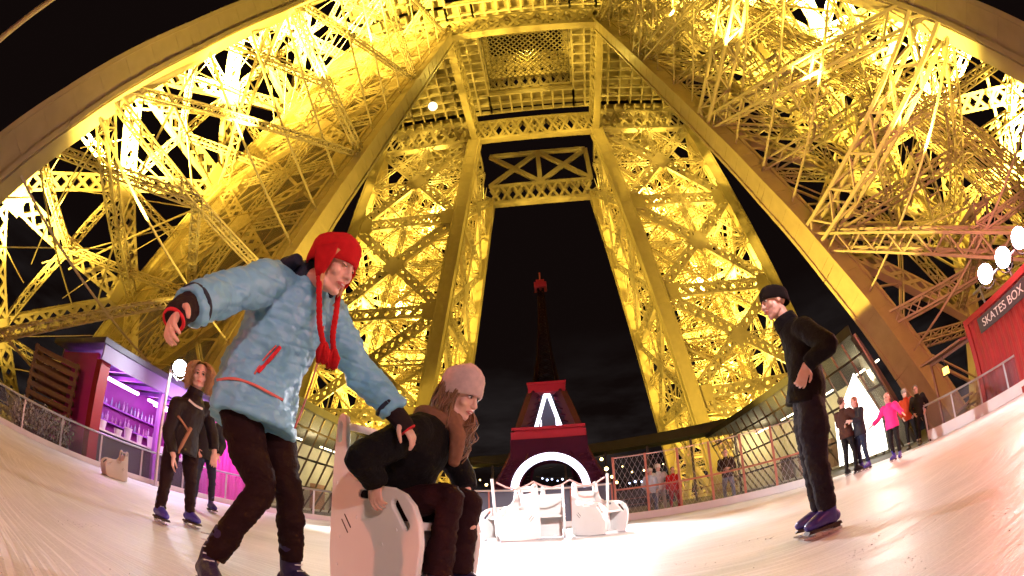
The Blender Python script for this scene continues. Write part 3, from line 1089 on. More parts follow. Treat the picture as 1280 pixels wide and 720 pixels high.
# magenta lit corrugated container
def corrugated(mb, a, b_, z0, z1, pitch, dep, nrm):
    n = int((b_ - a).length / pitch)
    d = (b_ - a) / n
    prof = []
    for i in range(n):
        p = a + d * i
        prof += [(p, 0), (p + d * .35, 0), (p + d * .5, 1), (p + d * .85, 1)]
    prof.append((b_, 0))
    for (p, s), (q, t) in zip(prof, prof[1:]):
        p2 = p + nrm * dep * s; q2 = q + nrm * dep * t
        mb.quad(p2 + V((0, 0, z0)), q2 + V((0, 0, z0)), q2 + V((0, 0, z1)), p2 + V((0, 0, z1)))
def container(a, b_, z1, label, mtl, name, depth=2.4):
    d = (b_ - a).normalized(); nrm = V((-d.y, d.x, 0))
    if nrm.dot(a) > 0: nrm = -nrm
    root = empty(name, a, label, 'container')
    m = MB(); corrugated(m, a, b_, .15, z1 - .15, .24, .035, nrm)
    m.build('front_wall', mtl, root, origin=a)
    e, f = a - nrm * depth, b_ - nrm * depth
    for (p, q) in ((a, e), (b_, f)):
        m = MB(); dd = (q - p).normalized(); corrugated(m, p, q, .15, z1 - .15, .24, .035, d if p is b_ else -d)
        m.build('end_wall', mtl, root, origin=a)
    m = MB(); corrugated(m, e, f, .15, z1 - .15, .24, .035, -nrm)
    m.build('rear_wall', mtl, root, origin=a)
    m = MB()
    for (p, q) in ((a, b_), (a, e), (b_, f), (e, f)):
        m.beam(p + V((0, 0, .08)), q + V((0, 0, .08)), .14, .16); m.beam(p + V((0, 0, z1 - .08)), q + V((0, 0, z1 - .08)), .14, .16)
    for p in (a, b_, e, f):
        m.beam(p, p + V((0, 0, z1)), .16, .16)
    m.build('frame', mtl, root, origin=a)
    ce = (a + b_ + e + f) / 4
    m = MB(); m.box(ce + V((0, 0, z1 - .04)), (b_ - a).length - .1, depth - .1, .05, math.atan2(d.y, d.x))
    m.build('roof', mtl, root, origin=a)
    return root, d, nrm
MAGC = mat('magenta_container', (.6, .06, .38), .5, 0, .12, 3)
container(azd(-45.2, 14.0), azd(-37.5, 14.4), 2.45, 'magenta lit corrugated container beside the purple kiosk', MAGC, 'corrugated_container')
slight('kiosk_lamp', azd(-41, 12.9, 2.9), azd(-42, 14.2, .8), (1, .12, .8), 260, 120, .7, .1)

# stacked slatted crates and frosted shrubs left of the kiosk
for i, (az, d, lb) in enumerate(((-67.5, 14.3, 'tall slatted timber crate in shadow beside the red kiosk pillar'),)):
    c = azd(az, d)
    root = empty('slatted_crate', c, lb, 'crate')
    rz = math.radians(90 - 62)
    M3 = Matrix.Rotation(math.radians(60), 3, 'Z')
    for sx in (-1, 1):
        for sy in (-1, 1):
            m = MB(); m.box(c + M3 @ V((sx * .75, sy * .6, 1.25)), .1, .1, 2.5, M=M3); m.build('corner_post', WOOD, root, origin=c)
    for k in range(10):
        m = MB(); z = .15 + k * .25
        for s_ in (-1, 1):
            m.box(c + M3 @ V((0, s_ * .66, z)), 1.6, .03, .14, M=M3); m.box(c + M3 @ V((s_ * .81, 0, z)), .03, 1.3, .14, M=M3)
        m.build('slat_course', WOOD, root, origin=c)
FROST = mat('frosted_foliage', (.42, .38, .33), .8, 0, .5, 14)
BARK = mat('bark', (.08, .05, .035), .9, 0, .3, 9)
def shrub(c, h, r, seed, label):
    rnd = random.Random(seed)
    root = empty('frosted_shrub', c, label, 'shrub', 'pale shrubs beside the timber crate')
    m = MB()
    tips = []
    for i in range(9):
        a = rnd.uniform(0, 6.28); e = V((math.cos(a) * r * rnd.uniform(.3, .9), math.sin(a) * r * rnd.uniform(.3, .9), h * rnd.uniform(.6, 1)))
        m.tube([c, c + e * .5 + V((0, 0, .1)), c + e], [.025, .015, .006], 5); tips.append(e)
    m.build('stem', BARK, root, origin=c)
    m = MB()
    for i in range(520):
        e = rnd.choice(tips) * rnd.uniform(.35, 1.05) + V((rnd.gauss(0, .1), rnd.gauss(0, .1), rnd.gauss(0, .09)))
        if e.z < .05: continue
        q = Matrix.Rotation(rnd.uniform(0, 6.28), 3, 'Z') @ Matrix.Rotation(rnd.uniform(-1.2, 1.2), 3, 'X')
        s_ = rnd.uniform(.035, .075)
        p = c + e
        m.quad(p + q @ V((-s_ * .4, 0, 0)), p + q @ V((0, -s_, .01)), p + q @ V((s_ * .4, 0, 0)), p + q @ V((0, s_, .01)))
    m.build('foliage', FROST, root, origin=c)
for i, (az, d, h, lb) in enumerate(((-71.3, 12.6, .75, 'lowest of the pale shrubs, farthest from the red kiosk pillar'), (-68.2, 12.9, .9, 'middle sized pale shrub between the lowest and the tallest one'), (-65.5, 12.8, 1.0, 'tallest of the pale shrubs, nearest the red kiosk pillar'))):
    shrub(azd(az, d), h, .5, i + 5, lb)

# ------------------------------------------------------------------ red skate hut on the right
REDC = mat('red_container', (.34, .02, .022), .6, 0, .35, 1.6)
ha, hb = azd(56.2, 13.6), azd(78, 9.9 + .9)
root, hd, hn = container(ha, hb, 2.62, 'red corrugated skate hire hut with a dark name board', REDC, 'skate_hut')
c0 = ha
s0 = ha + hd * ((V(azd(62.3, 12.3)) - ha).dot(hd))
sg0, sg1 = None, None
def on_wall(az):
    r = azd(az, 1)
    # intersect ray with wall line
    den = r.x * hd.y - r.y * hd.x
    t = (ha.x * hd.y - ha.y * hd.x) / den
    return r * t
p0, p1 = on_wall(58.0), on_wall(66.6)
zc_ = 2.2
m = MB(); off = hn * .06
m.beam(p0 + off + V((0, 0, zc_)), p1 + off + V((0, 0, zc_)), .05, .4)
board = m.build('name_board', mat('dark_grey_board', (.06, .05, .07), .45, 0, .15, 4), root, origin=c0)
def text_mesh(name, body, size, M, mtl, parent, ext=.006):
    cu = bpy.data.curves.new(name, 'FONT'); cu.body = body; cu.size = size; cu.align_x = 'CENTER'; cu.align_y = 'CENTER'; cu.extrude = ext
    t = bpy.data.objects.new(name, cu); col.objects.link(t)
    dg = bpy.context.evaluated_depsgraph_get()
    me = bpy.data.meshes.new_from_object(t.evaluated_get(dg))
    bpy.data.objects.remove(t)
    me.transform(M); me.materials.append(mtl)
    o = bpy.data.objects.new(name, me); col.objects.link(o); o.parent = parent
    return o
xd = (p1 - p0).normalized()
if xd.dot(V((1, -1, 0))) < 0: xd = -xd
zn = hn.normalized(); yd = V((0, 0, 1))
xd = yd.cross(zn)
mid = (p0 + p1) / 2 + hn * .092 + V((0, 0, zc_)) - c0
Mt = Matrix(((xd.x * 1.0, yd.x, zn.x, mid.x), (xd.y, yd.y, zn.y, mid.y), (xd.z, yd.z, zn.z, mid.z), (0, 0, 0, 1)))
Wb = (p1 - p0).length
tx = text_mesh('lettering', 'SKATES BOX', .3, Mt @ Matrix.Diagonal((Wb * .85 / 1.75, 1, 1, 1)), mat('white_letters', (.8, .8, .8), .5, 0, .05, 5), board)
# lamps on a bar above the hut
bar0, bar1 = on_wall(58.5) + V((0, 0, 3.05)), on_wall(72) + V((0, 0, 3.05))
c = on_wall(64)
lroot = empty('lamp_bar', c + V((0, 0, 2.62)), 'bar of dazzling pinkish white floodlights on the roof of the skate hut', 'lamp bar')
m = MB(); m.tube([bar0, bar1], .04, 8)
for u in (.1, .5, .9):
    q = bar0.lerp(bar1, u); m.tube([V((q.x, q.y, 2.63)), q], .035, 8)
m.build('bar', STEEL, lroot, origin=c + V((0, 0, 2.62)))
LENSP = emis('pinkish_lens', (1.0, .8, .84), 45)
for (az, el) in ((61.2, 12.25), (64.5, 12.5), (67.9, 13.0)):
    q = on_wall(az); dd = math.hypot(q.x, q.y) - .15
    hp = azd(az, dd, .466 + dd * math.tan(math.radians(el)))
    lamp_head(lroot, c + V((0, 0, 2.62)), hp, (2, 2, .5), .27, LENSP)
    slight('floodlight', hp + (V((2, 3, 0)) - hp).normalized() * .12, (1.5, 3.5, 0), (1, .3, .26), 520, 120, .7, .12)
slight('floodlight', on_wall(60) * .97 + V((0, 0, 3.2)), (4, 14, 1), (1, .75, .75), 1300, 48, .6, .12)  # extra spot without a fixture, added to brighten the onlookers
plight('lamp_spill', on_wall(66) * .93 + V((0, 0, 3.9)), (1, .3, .3), 260, .3)
slight('lamp_spill', on_wall(66) * .95 + V((0, 0, 4.0)), (17, 15, 9), (1, .28, .26), 4200, 100, .7, .3)  # added spot without a fixture, aimed up to tint the tower leg
# sloping flap beside the hut, with a lantern below
m = MB(); a_, b_ = azd(49.8, 15.3, 2.25), azd(56.1, 13.75, 2.2)
m.beam(a_, b_, 1.1, .06); m.beam(a_ + V((0, 0, -.08)), b_ + V((0, 0, -.08)), .08, .1)
for q in (a_, b_):
    m.beam(V((q.x, q.y, 0)), q, .07, .07)
tag(m.build('awning_board', IRON_RED, origin=azd(53, 14.5)), 'flat reddish awning board on posts next to the skate hut', 'awning')
c = azd(51.6, 14.6, 1.72)
lr = empty('lantern', c, 'small amber lantern hanging below the awning board', 'lantern')
m = MB(); m.box(c, .16, .16, .22); m.build('glass', emis('amber_glass', (1, .5, .08), 4), lr, origin=c)
m = MB(); m.box(c + V((0, 0, -.13)), .2, .2, .04); m.build('foot', DARKST, lr, origin=c)
m = MB(); m.box(c + V((0, 0, .13)), .2, .2, .04); m.tube([c + V((0, 0, .14)), c + V((0, 0, .46))], .01, 6)
m.build('cap', DARKST, lr, origin=c)

# ------------------------------------------------------------------ glazed pavilions either side
def pavilion(sx, label):
    O = V((sx * 15, 22, 0))
    root = empty('glass_pavilion', O, label, 'pavilion')
    y0, y1, zt = 13.5, 34.0, 4.85
    xb, xt = 14.0, 11.6
    X = lambda z: xb + (xt - xb) * (z / zt) ** .8
    n = 20
    bronze = mat('bronze_mullion', (.1, .07, .04), .5, .3, .2, 4)
    for i in range(n + 1):
        y = y0 + (y1 - y0) * i / n
        m = MB(); m.tube([V((sx * X(z), y, z)) for z in (0, 1.3, 2.6, 4.0, zt)], .05, 6)
        m.build('mullion', bronze, root, origin=O)
    for z in (1.3, 2.7, 4.1):
        m = MB(); m.tube([V((sx * (X(z) - .05), y0, z)), V((sx * (X(z) - .05), y1, z))], .06, 6)
        m.build('rail', DARKST, root, origin=O)
    m = MB()
    zs = (0, 1.3, 2.6, 4.0, zt)
    for i in range(4):
        m.quad((sx * (X(zs[i]) + .04), y0, zs[i]), (sx * (X(zs[i]) + .04), y1, zs[i]), (sx * (X(zs[i + 1]) + .04), y1, zs[i + 1]), (sx * (X(zs[i + 1]) + .04), y0, zs[i + 1]))
    m.build('glazing', GLASS, root, origin=O)
    # plan runs back along a skewed end wall, following the tower leg
    xe = 18.6; ye = y0 + (xe - xt) * 1.16
    m = MB()
    pl = [(xt - .25, y0 - .1), (xe, ye), (xe, y1), (xt - .25, y1)]
    M3 = Matrix(((sx, 0, 0, 0), (0, 1, 0, 0), (0, 0, 1, zt + .2), (0, 0, 0, 1)))
    m.prism(pl, M3, .4)
    m.build('roof', mat('near_black_roof_sheet', (.01, .007, .007), .8, 0, .2, 2), root, origin=O)
    m = MB()
    for dx in (0, .2):
        m.quad((sx * (xb + dx), y0 + .2, 0), (sx * xe, ye + .2, 0), (sx * xe, ye + .2, zt), (sx * (xt + dx), y0 + .2, zt))
    m.beam((sx * xb, y0 + .1, 0), (sx * xt, y0 + .1, zt), .22, .22)
    m.build('end_wall', DARKST, root, origin=O)
    m = MB(); m.box((sx * (xe - .1), (ye + y1) / 2, zt / 2), .2, y1 - ye, zt)
    m.build('back_wall', mat('beige_wall', (.5, .46, .34), .7, 0, .2, .7), root, origin=O)
    m = MB(); m.box((sx * 16.0, y1 - .1, zt / 2), 4.8, .2, zt - .02)
    m.build('far_wall', mat('beige_end_wall', (.5, .45, .3), .7, 0, .25, .7), root, origin=O)
    m = MB(); m.prism([(xb, y0 + .3), (xe - .2, ye), (xe - .2, y1 - .2), (xb, y1 - .2)], Matrix(((sx, 0, 0, 0), (0, 1, 0, 0), (0, 0, 1, .02), (0, 0, 0, 1))), .04)
    m.build('floor', mat('pale_floor', (.4, .38, .34), .5, 0, .1, 2), root, origin=O)
    for i in range(4):
        y = ye + 1.5 + i * 3.4
        m = MB(); m.box((sx * 17.9, y, 1.0), .4, 1.6, 2.0); m.box((sx * 17.6, y, 1.3), .3, 1.7, .05)
        m.build('cabinet', mat('cabinet', (.2 + .05 * (i % 3), .15, .1), .6, 0, .3, 3) if i < 3 else WOOD, root, origin=O)
        m = MB(); y = y0 + 4 + i * 4.6
        m.tube([(sx * 15.2, y - 1.2, 4.3), (sx * 15.2, y + 1.2, 4.3)], .05, 8)
        m.build('strip_lamp', emis('warm_strip', (1, .9, .65), 6), root, origin=O)
    for i in range(3):
        plight('pavilion_lamp', (sx * 15.4, y0 + 4.2 + i * 7, 3.9), (1, .82, .45), 420, .3)
    return root


pr_ = pavilion(1, 'long glazed pavilion with leaning mullions behind the standing man')
pl_ = pavilion(-1, 'glazed pavilion with leaning mullions behind the two women')
slight('pavilion_lamp', (11.3, 12.6, 4.4), (6.5, 7.5, 0), (1, .93, .88), 700, 80, .8, .3)  # spot added outside the glazing to whiten the nearby ice
# white lit screen inside the right pavilion
a = azd(35.2, 19.2); b_ = azd(41.8, 18.6)
c = (a + b_) / 2
sr = empty('display_screen', c, 'tall glowing white screen with sloping top behind the hugging couple', 'screen')
d = (b_ - a).normalized(); nn = V((-d.y, d.x, 0))
Mx = Matrix(((d.x, 0, nn.x, a.x), (d.y, 0, nn.y, a.y), (0, 1, 0, 0), (0, 0, 0, 1)))
Lw = (b_ - a).length
m = MB(); m.prism([(0, .15), (Lw, .15), (Lw * .98, 1.6), (Lw * .62, 3.6), (.1, 2.0)], Mx, .08)
m.build('screen_face', emis('white_screen', (1, .97, .85), 3.2), sr, origin=c)
for u in (.1, .9):
    m = MB(); m.beam(a.lerp(b_, u) + nn * .1, a.lerp(b_, u) + nn * .1 + V((0, 0, 2)), .08, .08)
    m.build('leg', DARKST, sr, origin=c)

# ------------------------------------------------------------------ dark gallery beyond, festoon lamps
c = V((0, 38.5, 0))
gr = empty('gallery', c, 'dark flat roofed gallery crossing behind the red model tower', 'gallery')
m = MB(); ga, gb = V((-13, 43.8, 5.6)), V((13.5, 33.0, 5.5)); m.beam(ga, gb, 2.6, .75)
m.build('roof', mat('near_black_roof', (.008, .006, .006), .8, 0, .2, 2), gr, origin=c)
for i in range(9):
    q = ga.lerp(gb, i / 8); m = MB(); m.beam(V((q.x, q.y, 0)), q, .16, .16); m.build('column', DARKST, gr, origin=c)
m = MB()
for i in range(8):
    p, q = ga.lerp(gb, i / 8), ga.lerp(gb, (i + 1) / 8)
    m.beam(V((p.x, p.y, 1.0)), V((q.x, q.y, 1.0)), .05, .06)
    m.beam(V((p.x, p.y, .5)), V((q.x, q.y, .5)), .04, .04)
m.build('railing', IRON_RED, gr, origin=c)
BULB = emis('warm_bulb', (1, .72, .25), 9)
rnd = random.Random(9)
fr = empty('festoon', V((3, 29, 0)), 'string of warm yellow bulbs hung beyond the wire netting near the model tower', 'string lights')
for (x, y, s_) in ((736, 577, .13), (752, 574, .16), (758, 586, .2), (765, 596, .16), (771, 603, .14), (745, 604, .12), (790, 590, .09), (778, 583, .07), (805, 588, .1), (725, 592, .06), (640, 597, .1), (608, 606, .14), (600, 600, .08), (829, 580, .07)):
    q = P(x, y, 30 + rnd.uniform(-1, 1)); m = MB(); m.ball(q, s_ * .65, 10, 6); m.build('bulb', BULB, fr, True, origin=V((3, 29, 0)))
m = MB(); m.tube([V((-6, 29.5, 4.2)), V((-1, 29.7, 3.5)), V((3, 29.7, 4.1)), V((6.5, 29.3, 3.4)), V((10, 28.6, 4.3))], .015, 5)
m.build('cable', DARKST, fr, origin=V((3, 29, 0)))
CITY = emis('blue_city_light', (.55, .65, 1.0), 5)
fr = empty('festoon', V((0, 30, 0)), 'row of cold bluish bulbs seen through the glowing arch', 'string lights')
for (x, y, s_) in ((678, 598, .09), (684, 600, .12), (690, 599, .1), (697, 601, .08), (703, 599, .11), (712, 600, .09), (787, 604, .1), (794, 602, .13), (802, 602, .1)):
    q = P(x, y, 30); m = MB(); m.ball(q, s_ * .6, 10, 6); m.build('bulb', CITY, fr, True, origin=V((0, 30, 0)))
m = MB(); m.tube([P(670, 596, 30), P(690, 597.5, 30), P(715, 597, 30), P(785, 600, 30), P(806, 598, 30)], .015, 5)
m.build('cable', DARKST, fr, origin=V((0, 30, 0)))
# slanting mast at the upper left
m = MB(); m.tube([azd(-103, 10, 0), azd(-100, 10.3, 5.5), azd(-97, 10.6, 10)], .09, 8)
tag(m.build('mast', IRON, origin=azd(-103, 10)), 'slim slanting pole alone in the dark sky outside the tower leg', 'pole')
# lit floodlight bowl high in the near left leg
hp = P(541, 133, 33)
lr = empty('floodlight', hp, 'round white floodlight glowing alone high up under the tower platform', 'floodlight')
lamp_head(lr, hp, hp, (0, 0, 0), .6, emis('flood_lens', (1, .88, .5), 2.2), IRON)
# ------------------------------------------------------------------ people
SKIN = mat('skin', (.68, .4, .31), .45, 0, .12, 25, .08, 150, sss=.15)
LIPM = mat('lips', (.5, .14, .12), .4, 0, .05, 20)
EYEW = mat('eye_white', (.75, .73, .7), .25, 0, .03, 20)
EYED = mat('dark_iris_and_lash', (.03, .018, .012), .3, 0, .1, 20)
BLADE = mat('blade_steel', (.6, .6, .62), .25, .9, .05, 10)
BLUEB = mat('blue_boot', (.045, .035, .3), .35, 0, .2, 9, .1, 30)
LACE = mat('lace', (.6, .6, .65), .7, 0, .1, 20)


def fuse(mb, name, mats, parent, voxel, smooth_it=4, disp=None, origin=None, keep=.0):
    """Join overlapping lofts into one continuous smooth surface."""
    me = bpy.data.meshes.new('tmp')
    me.from_pydata([tuple(v) for v in mb.v], [], mb.f)
    o = bpy.data.objects.new('tmp', me); col.objects.link(o)
    r = o.modifiers.new('r', 'REMESH'); r.mode = 'VOXEL'; r.voxel_size = voxel; r.use_smooth_shade = True
    s_ = o.modifiers.new('s', 'SMOOTH'); s_.factor = .5; s_.iterations = smooth_it
    dg = bpy.context.evaluated_depsgraph_get()
    m2 = bpy.data.meshes.new_from_object(o.evaluated_get(dg))
    bpy.data.objects.remove(o); bpy.data.meshes.remove(me)
    if disp:
        nrm = [v.normal.copy() for v in m2.vertices]
        for v, n_ in zip(m2.vertices, nrm):
            v.co += n_ * disp(v.co, n_)
    if not isinstance(mats, (list, tuple)): mats = [mats]
    m2.materials.clear()
    for q in mats: m2.materials.append(q)
    org = V(origin) if origin is not None else V((0, 0, 0))
    m2.transform(Matrix.Translation(-org))
    m2.name = name
    m2.polygons.foreach_set('use_smooth', [True] * len(m2.polygons))
    ob = bpy.data.objects.new(name, m2); col.objects.link(ob)
    WORLD[ob.name] = org
    if parent is not None:
        ob.parent = parent
        ob.location = org - WORLD[parent.name]
    else:
        ob.location = org
    return ob


def loft(mb, pts, rads, side, seg=16):
    """Elliptical loft; rads = (half width along side, half depth)."""
    pts = [V(p) for p in pts]
    rings = []
    for i, p in enumerate(pts):
        d = (pts[min(i + 1, len(pts) - 1)] - pts[max(i - 1, 0)]).normalized()
        sd_ = side[i] if isinstance(side, list) else side
        x = (V(sd_) - d * V(sd_).dot(d)).normalized(); y = d.cross(x)
        a, b_ = rads[i]
        n = len(mb.v)
        for k in range(seg):
            t = 2 * math.pi * k / seg
            mb.v.append(p + x * math.cos(t) * a + y * math.sin(t) * b_)
        rings.append(n)
    for i in range(len(rings) - 1):
        for k in range(seg):
            k2 = (k + 1) % seg
            mb.face((rings[i] + k, rings[i] + k2, rings[i + 1] + k2, rings[i + 1] + k))
    mb.face(tuple(rings[0] + k for k in reversed(range(seg)))); mb.face(tuple(rings[-1] + k for k in range(seg)))


def subdiv(pts, rs, n=4):
    """Catmull-Rom refinement of a polyline with radii."""
    P_ = [V(p) for p in pts]
    out, ro = [], []
    for i in range(len(P_) - 1):
        p0, p1, p2, p3 = P_[max(0, i - 1)], P_[i], P_[i + 1], P_[min(len(P_) - 1, i + 2)]
        for k in range(n):
            t = k / n
            out.append(.5 * ((2 * p1) + (p2 - p0) * t + (2 * p0 - 5 * p1 + 4 * p2 - p3) * t * t + (3 * p1 - p0 - 3 * p2 + p3) * t ** 3))
            ro.append(rs[i] + (rs[i + 1] - rs[i]) * t)
    out.append(P_[-1]); ro.append(rs[-1])
    return out, ro


def limb(mb, pts, rs, seg=14, n=4):
    p, r = subdiv(pts, rs, n)
    mb.tube(p, r, seg)
    mb.ball(p[0], r[0], seg, 8); mb.ball(p[-1], r[-1], seg, 8)


def hand(mb, wrist, dirv, palmn, side, curl=.35, s=1.0, spread=.12):
    """dirv: wrist to fingers; palmn: out of the palm; side=+1 if thumb on dirv x palmn side."""
    d = V(dirv).normalized(); pn = V(palmn); pn = (pn - d * pn.dot(d)).normalized()
    t = d.cross(pn) * side
    w0 = V(wrist)
    loft(mb, [w0 - d * .02 * s, w0 + d * .02 * s, w0 + d * .055 * s, w0 + d * .085 * s], [(.024 * s, .019 * s), (.032 * s, .017 * s), (.04 * s, .016 * s), (.038 * s, .013 * s)], t, 14)
    for i, (o, ln) in enumerate(((.03, .072), (.01, .08), (-.01, .075), (-.029, .06))):
        p = w0 + d * .08 * s + t * o * s
        dd = (d + t * (o / .03) * spread).normalized()
        pts = [w0 + d * .045 * s + t * o * .8 * s, p]
        rs = [.0095 * s, .0098 * s]
        ang = curl * (1 + .12 * i)
        for k in range(3):
            R3 = Matrix.Rotation(-ang * (k + .4), 3, dd.cross(pn).normalized())
            p = p + (R3 @ dd if (R3 @ dd).dot(pn) > dd.dot(pn) - 1e-6 else Matrix.Rotation(ang * (k + .4), 3, dd.cross(pn).normalized()) @ dd) * (ln * (.42, .33, .25)[k] * s)
            pts.append(p); rs.append((.009, .0083, .007)[k] * s)
        mb.tube(pts, rs, 9); mb.ball(p, .007 * s, 8, 6)
    b0 = w0 + d * .018 * s + t * .024 * s
    q1 = b0 + (d * .5 + t * .75 + pn * .25).normalized() * .04 * s
    q2 = q1 + (d * .85 + t * .35 + pn * .35).normalized() * .032 * s
    q3 = q2 + (d * .9 + t * .05 + pn * .45).normalized() * .025 * s
    mb.tube([b0 - t * .01 * s, b0, q1, q2, q3], [.012 * s, .014 * s, .0115 * s, .0105 * s, .008 * s], 9); mb.ball(q3, .008 * s, 8, 6)


def frame(c, fwd, up):
    f = V(fwd).normalized(); u = V(up); u = (u - f * u.dot(f)).normalized(); r = f.cross(u)
    return Matrix(((r.x, f.x, u.x, c.x), (r.y, f.y, u.y, c.y), (r.z, f.z, u.z, c.z), (0, 0, 0, 1)))   # x right, y forward, z up


def head_prims(mb, M, s=1.0, jaw=1.0):
    m = lambda x, y, z: M @ V((x * s, y * s, z * s))
    R3 = M.to_3x3()
    mb.ball(m(0, -.012, .035), .093 * s, 20, 14, (.83, 1.03, .95), R3)
    mb.ball(m(0, .018, -.035), .074 * s, 18, 12, (.86 * jaw, .93, 1.12), R3)
    mb.ball(m(0, .058, -.098), .026 * s, 12, 8, (1.05, .9, .8), R3)
    mb.tube([m(-.062, .0, -.06), m(-.042, .04, -.092), m(0, .06, -.1), m(.042, .04, -.092), m(.062, .0, -.06)], [.018 * s, .019 * s, .019 * s, .019 * s, .018 * s], 9)
    mb.tube([m(0, .083, .022), m(0, .094, -.005), m(0, .103, -.028)], [.008 * s, .0095 * s, .0135 * s], 9)
    mb.ball(m(0, .103, -.028), .0135 * s, 10, 8)
    for k in (-1, 1):
        mb.ball(m(k * .012, .093, -.031), .009 * s, 8, 6)
        mb.ball(m(k * .043, .058, -.025), .028 * s, 12, 8, (1, .8, .9), R3)
        mb.ball(m(k * .079, -.006, -.005), .026 * s, 10, 8, (.35, .7, 1.1), R3)
    mb.tube([m(-.052, .066, .034), m(-.02, .083, .036), m(.02, .083, .036), m(.052, .066, .034)], [.011 * s] * 4, 8)
    mb.tube([m(-.028, .074, -.056), m(-.009, .0895, -.058), m(.009, .0895, -.058), m(.028, .074, -.056)], [.005 * s, .0085 * s, .0085 * s, .005 * s], 8)
    mb.tube([m(-.024, .076, -.063), m(0, .088, -.0735), m(.024, .076, -.063)], [.005 * s, .009 * s, .005 * s], 8)


def face_bits(body, M, s=1.0, closed=False, brow=None, smile=0.0):
    m = lambda x, y, z: M @ V((x * s, y * s, z * s))
    R3 = M.to_3x3(); org = WORLD[body.name]
    for k in (-1, 1):
        mb = MB()
        mb.ball(m(k * .031, .073, .012), .013 * s, 14, 10, (1.15, .8, .7), R3)
        e = mb.build('eye', EYEW if not closed else SKIN, body, True, origin=org)
        mb = MB()
        if closed:
            mb.tube([m(k * .018, .084, .008), m(k * .031, .0865, .004), m(k * .046, .078, .008)], [.002 * s, .003 * s, .002 * s], 6)
        else:
            mb.ball(m(k * .031, .0815, .012), .0085 * s, 10, 8, (1, .6, 1), R3)
            mb.tube([m(k * .016, .083, .0165), m(k * .031, .0875, .0205), m(k * .047, .077, .0165)], [.002 * s, .003 * s, .002 * s], 6)
        mb.build('iris', EYED, e, True, origin=org)
        mb = MB()
        mb.tube([m(k * .013, .0905, .034), m(k * .03, .088, .041), m(k * .052, .072, .035)], [.003 * s, .0042 * s, .0025 * s], 6)
        mb.build('eyebrow', brow or EYED, body, True, origin=org)


def teeth(body, M, s=1.0):
    m = lambda x, y, z: M @ V((x * s, y * s, z * s))
    mb = MB()
    mb.tube([m(-.02, .0835, -.0605), m(-.008, .0945, -.0645), m(.008, .0945, -.0645), m(.02, .0835, -.0605)], [.001 * s, .0022 * s, .0022 * s, .001 * s], 6)
    return mb.build('teeth', EYEW, body, True, origin=WORLD[body.name])


def paint_lips(body, M, s=1.0):
    body.data.materials.append(LIPM)
    Mi = M.inverted(); org = WORLD[body.name]
    for p in body.data.polygons:
        q = Mi @ (V(p.center) + org) / s
        if abs(q.x) < .026 and -.077 < q.z < -.051 and q.y > .068 and abs(q.z + .064) < .0135 * (1 - abs(q.x) / .032):
            p.material_index = len(body.data.materials) - 1


def folds(amp, sc1, seed=0.0, stretch=(1, 1, 1)):
    off = V((seed, seed * 1.7, seed * .3))
    def f(co, n_):
        q = V((co.x * stretch[0], co.y * stretch[1], co.z * stretch[2])) * sc1 + off
        return amp * (noise.noise(q) + .5 * noise.noise(q * 2.3) + .25 * noise.noise(q * 5.1))
    return f


def ring(mb, c, axis, r, t, seg=24):
    d = V(axis).normalized(); x = d.cross(V((0, 0, 1)))
    if x.length < .05: x = d.cross(V((0, 1, 0)))
    x.normalize(); y = d.cross(x)
    mb.tube([V(c) + (x * math.cos(2 * math.pi * i / seg) + y * math.sin(2 * math.pi * i / seg)) * r for i in range(seg + 1)], t, 8, False)


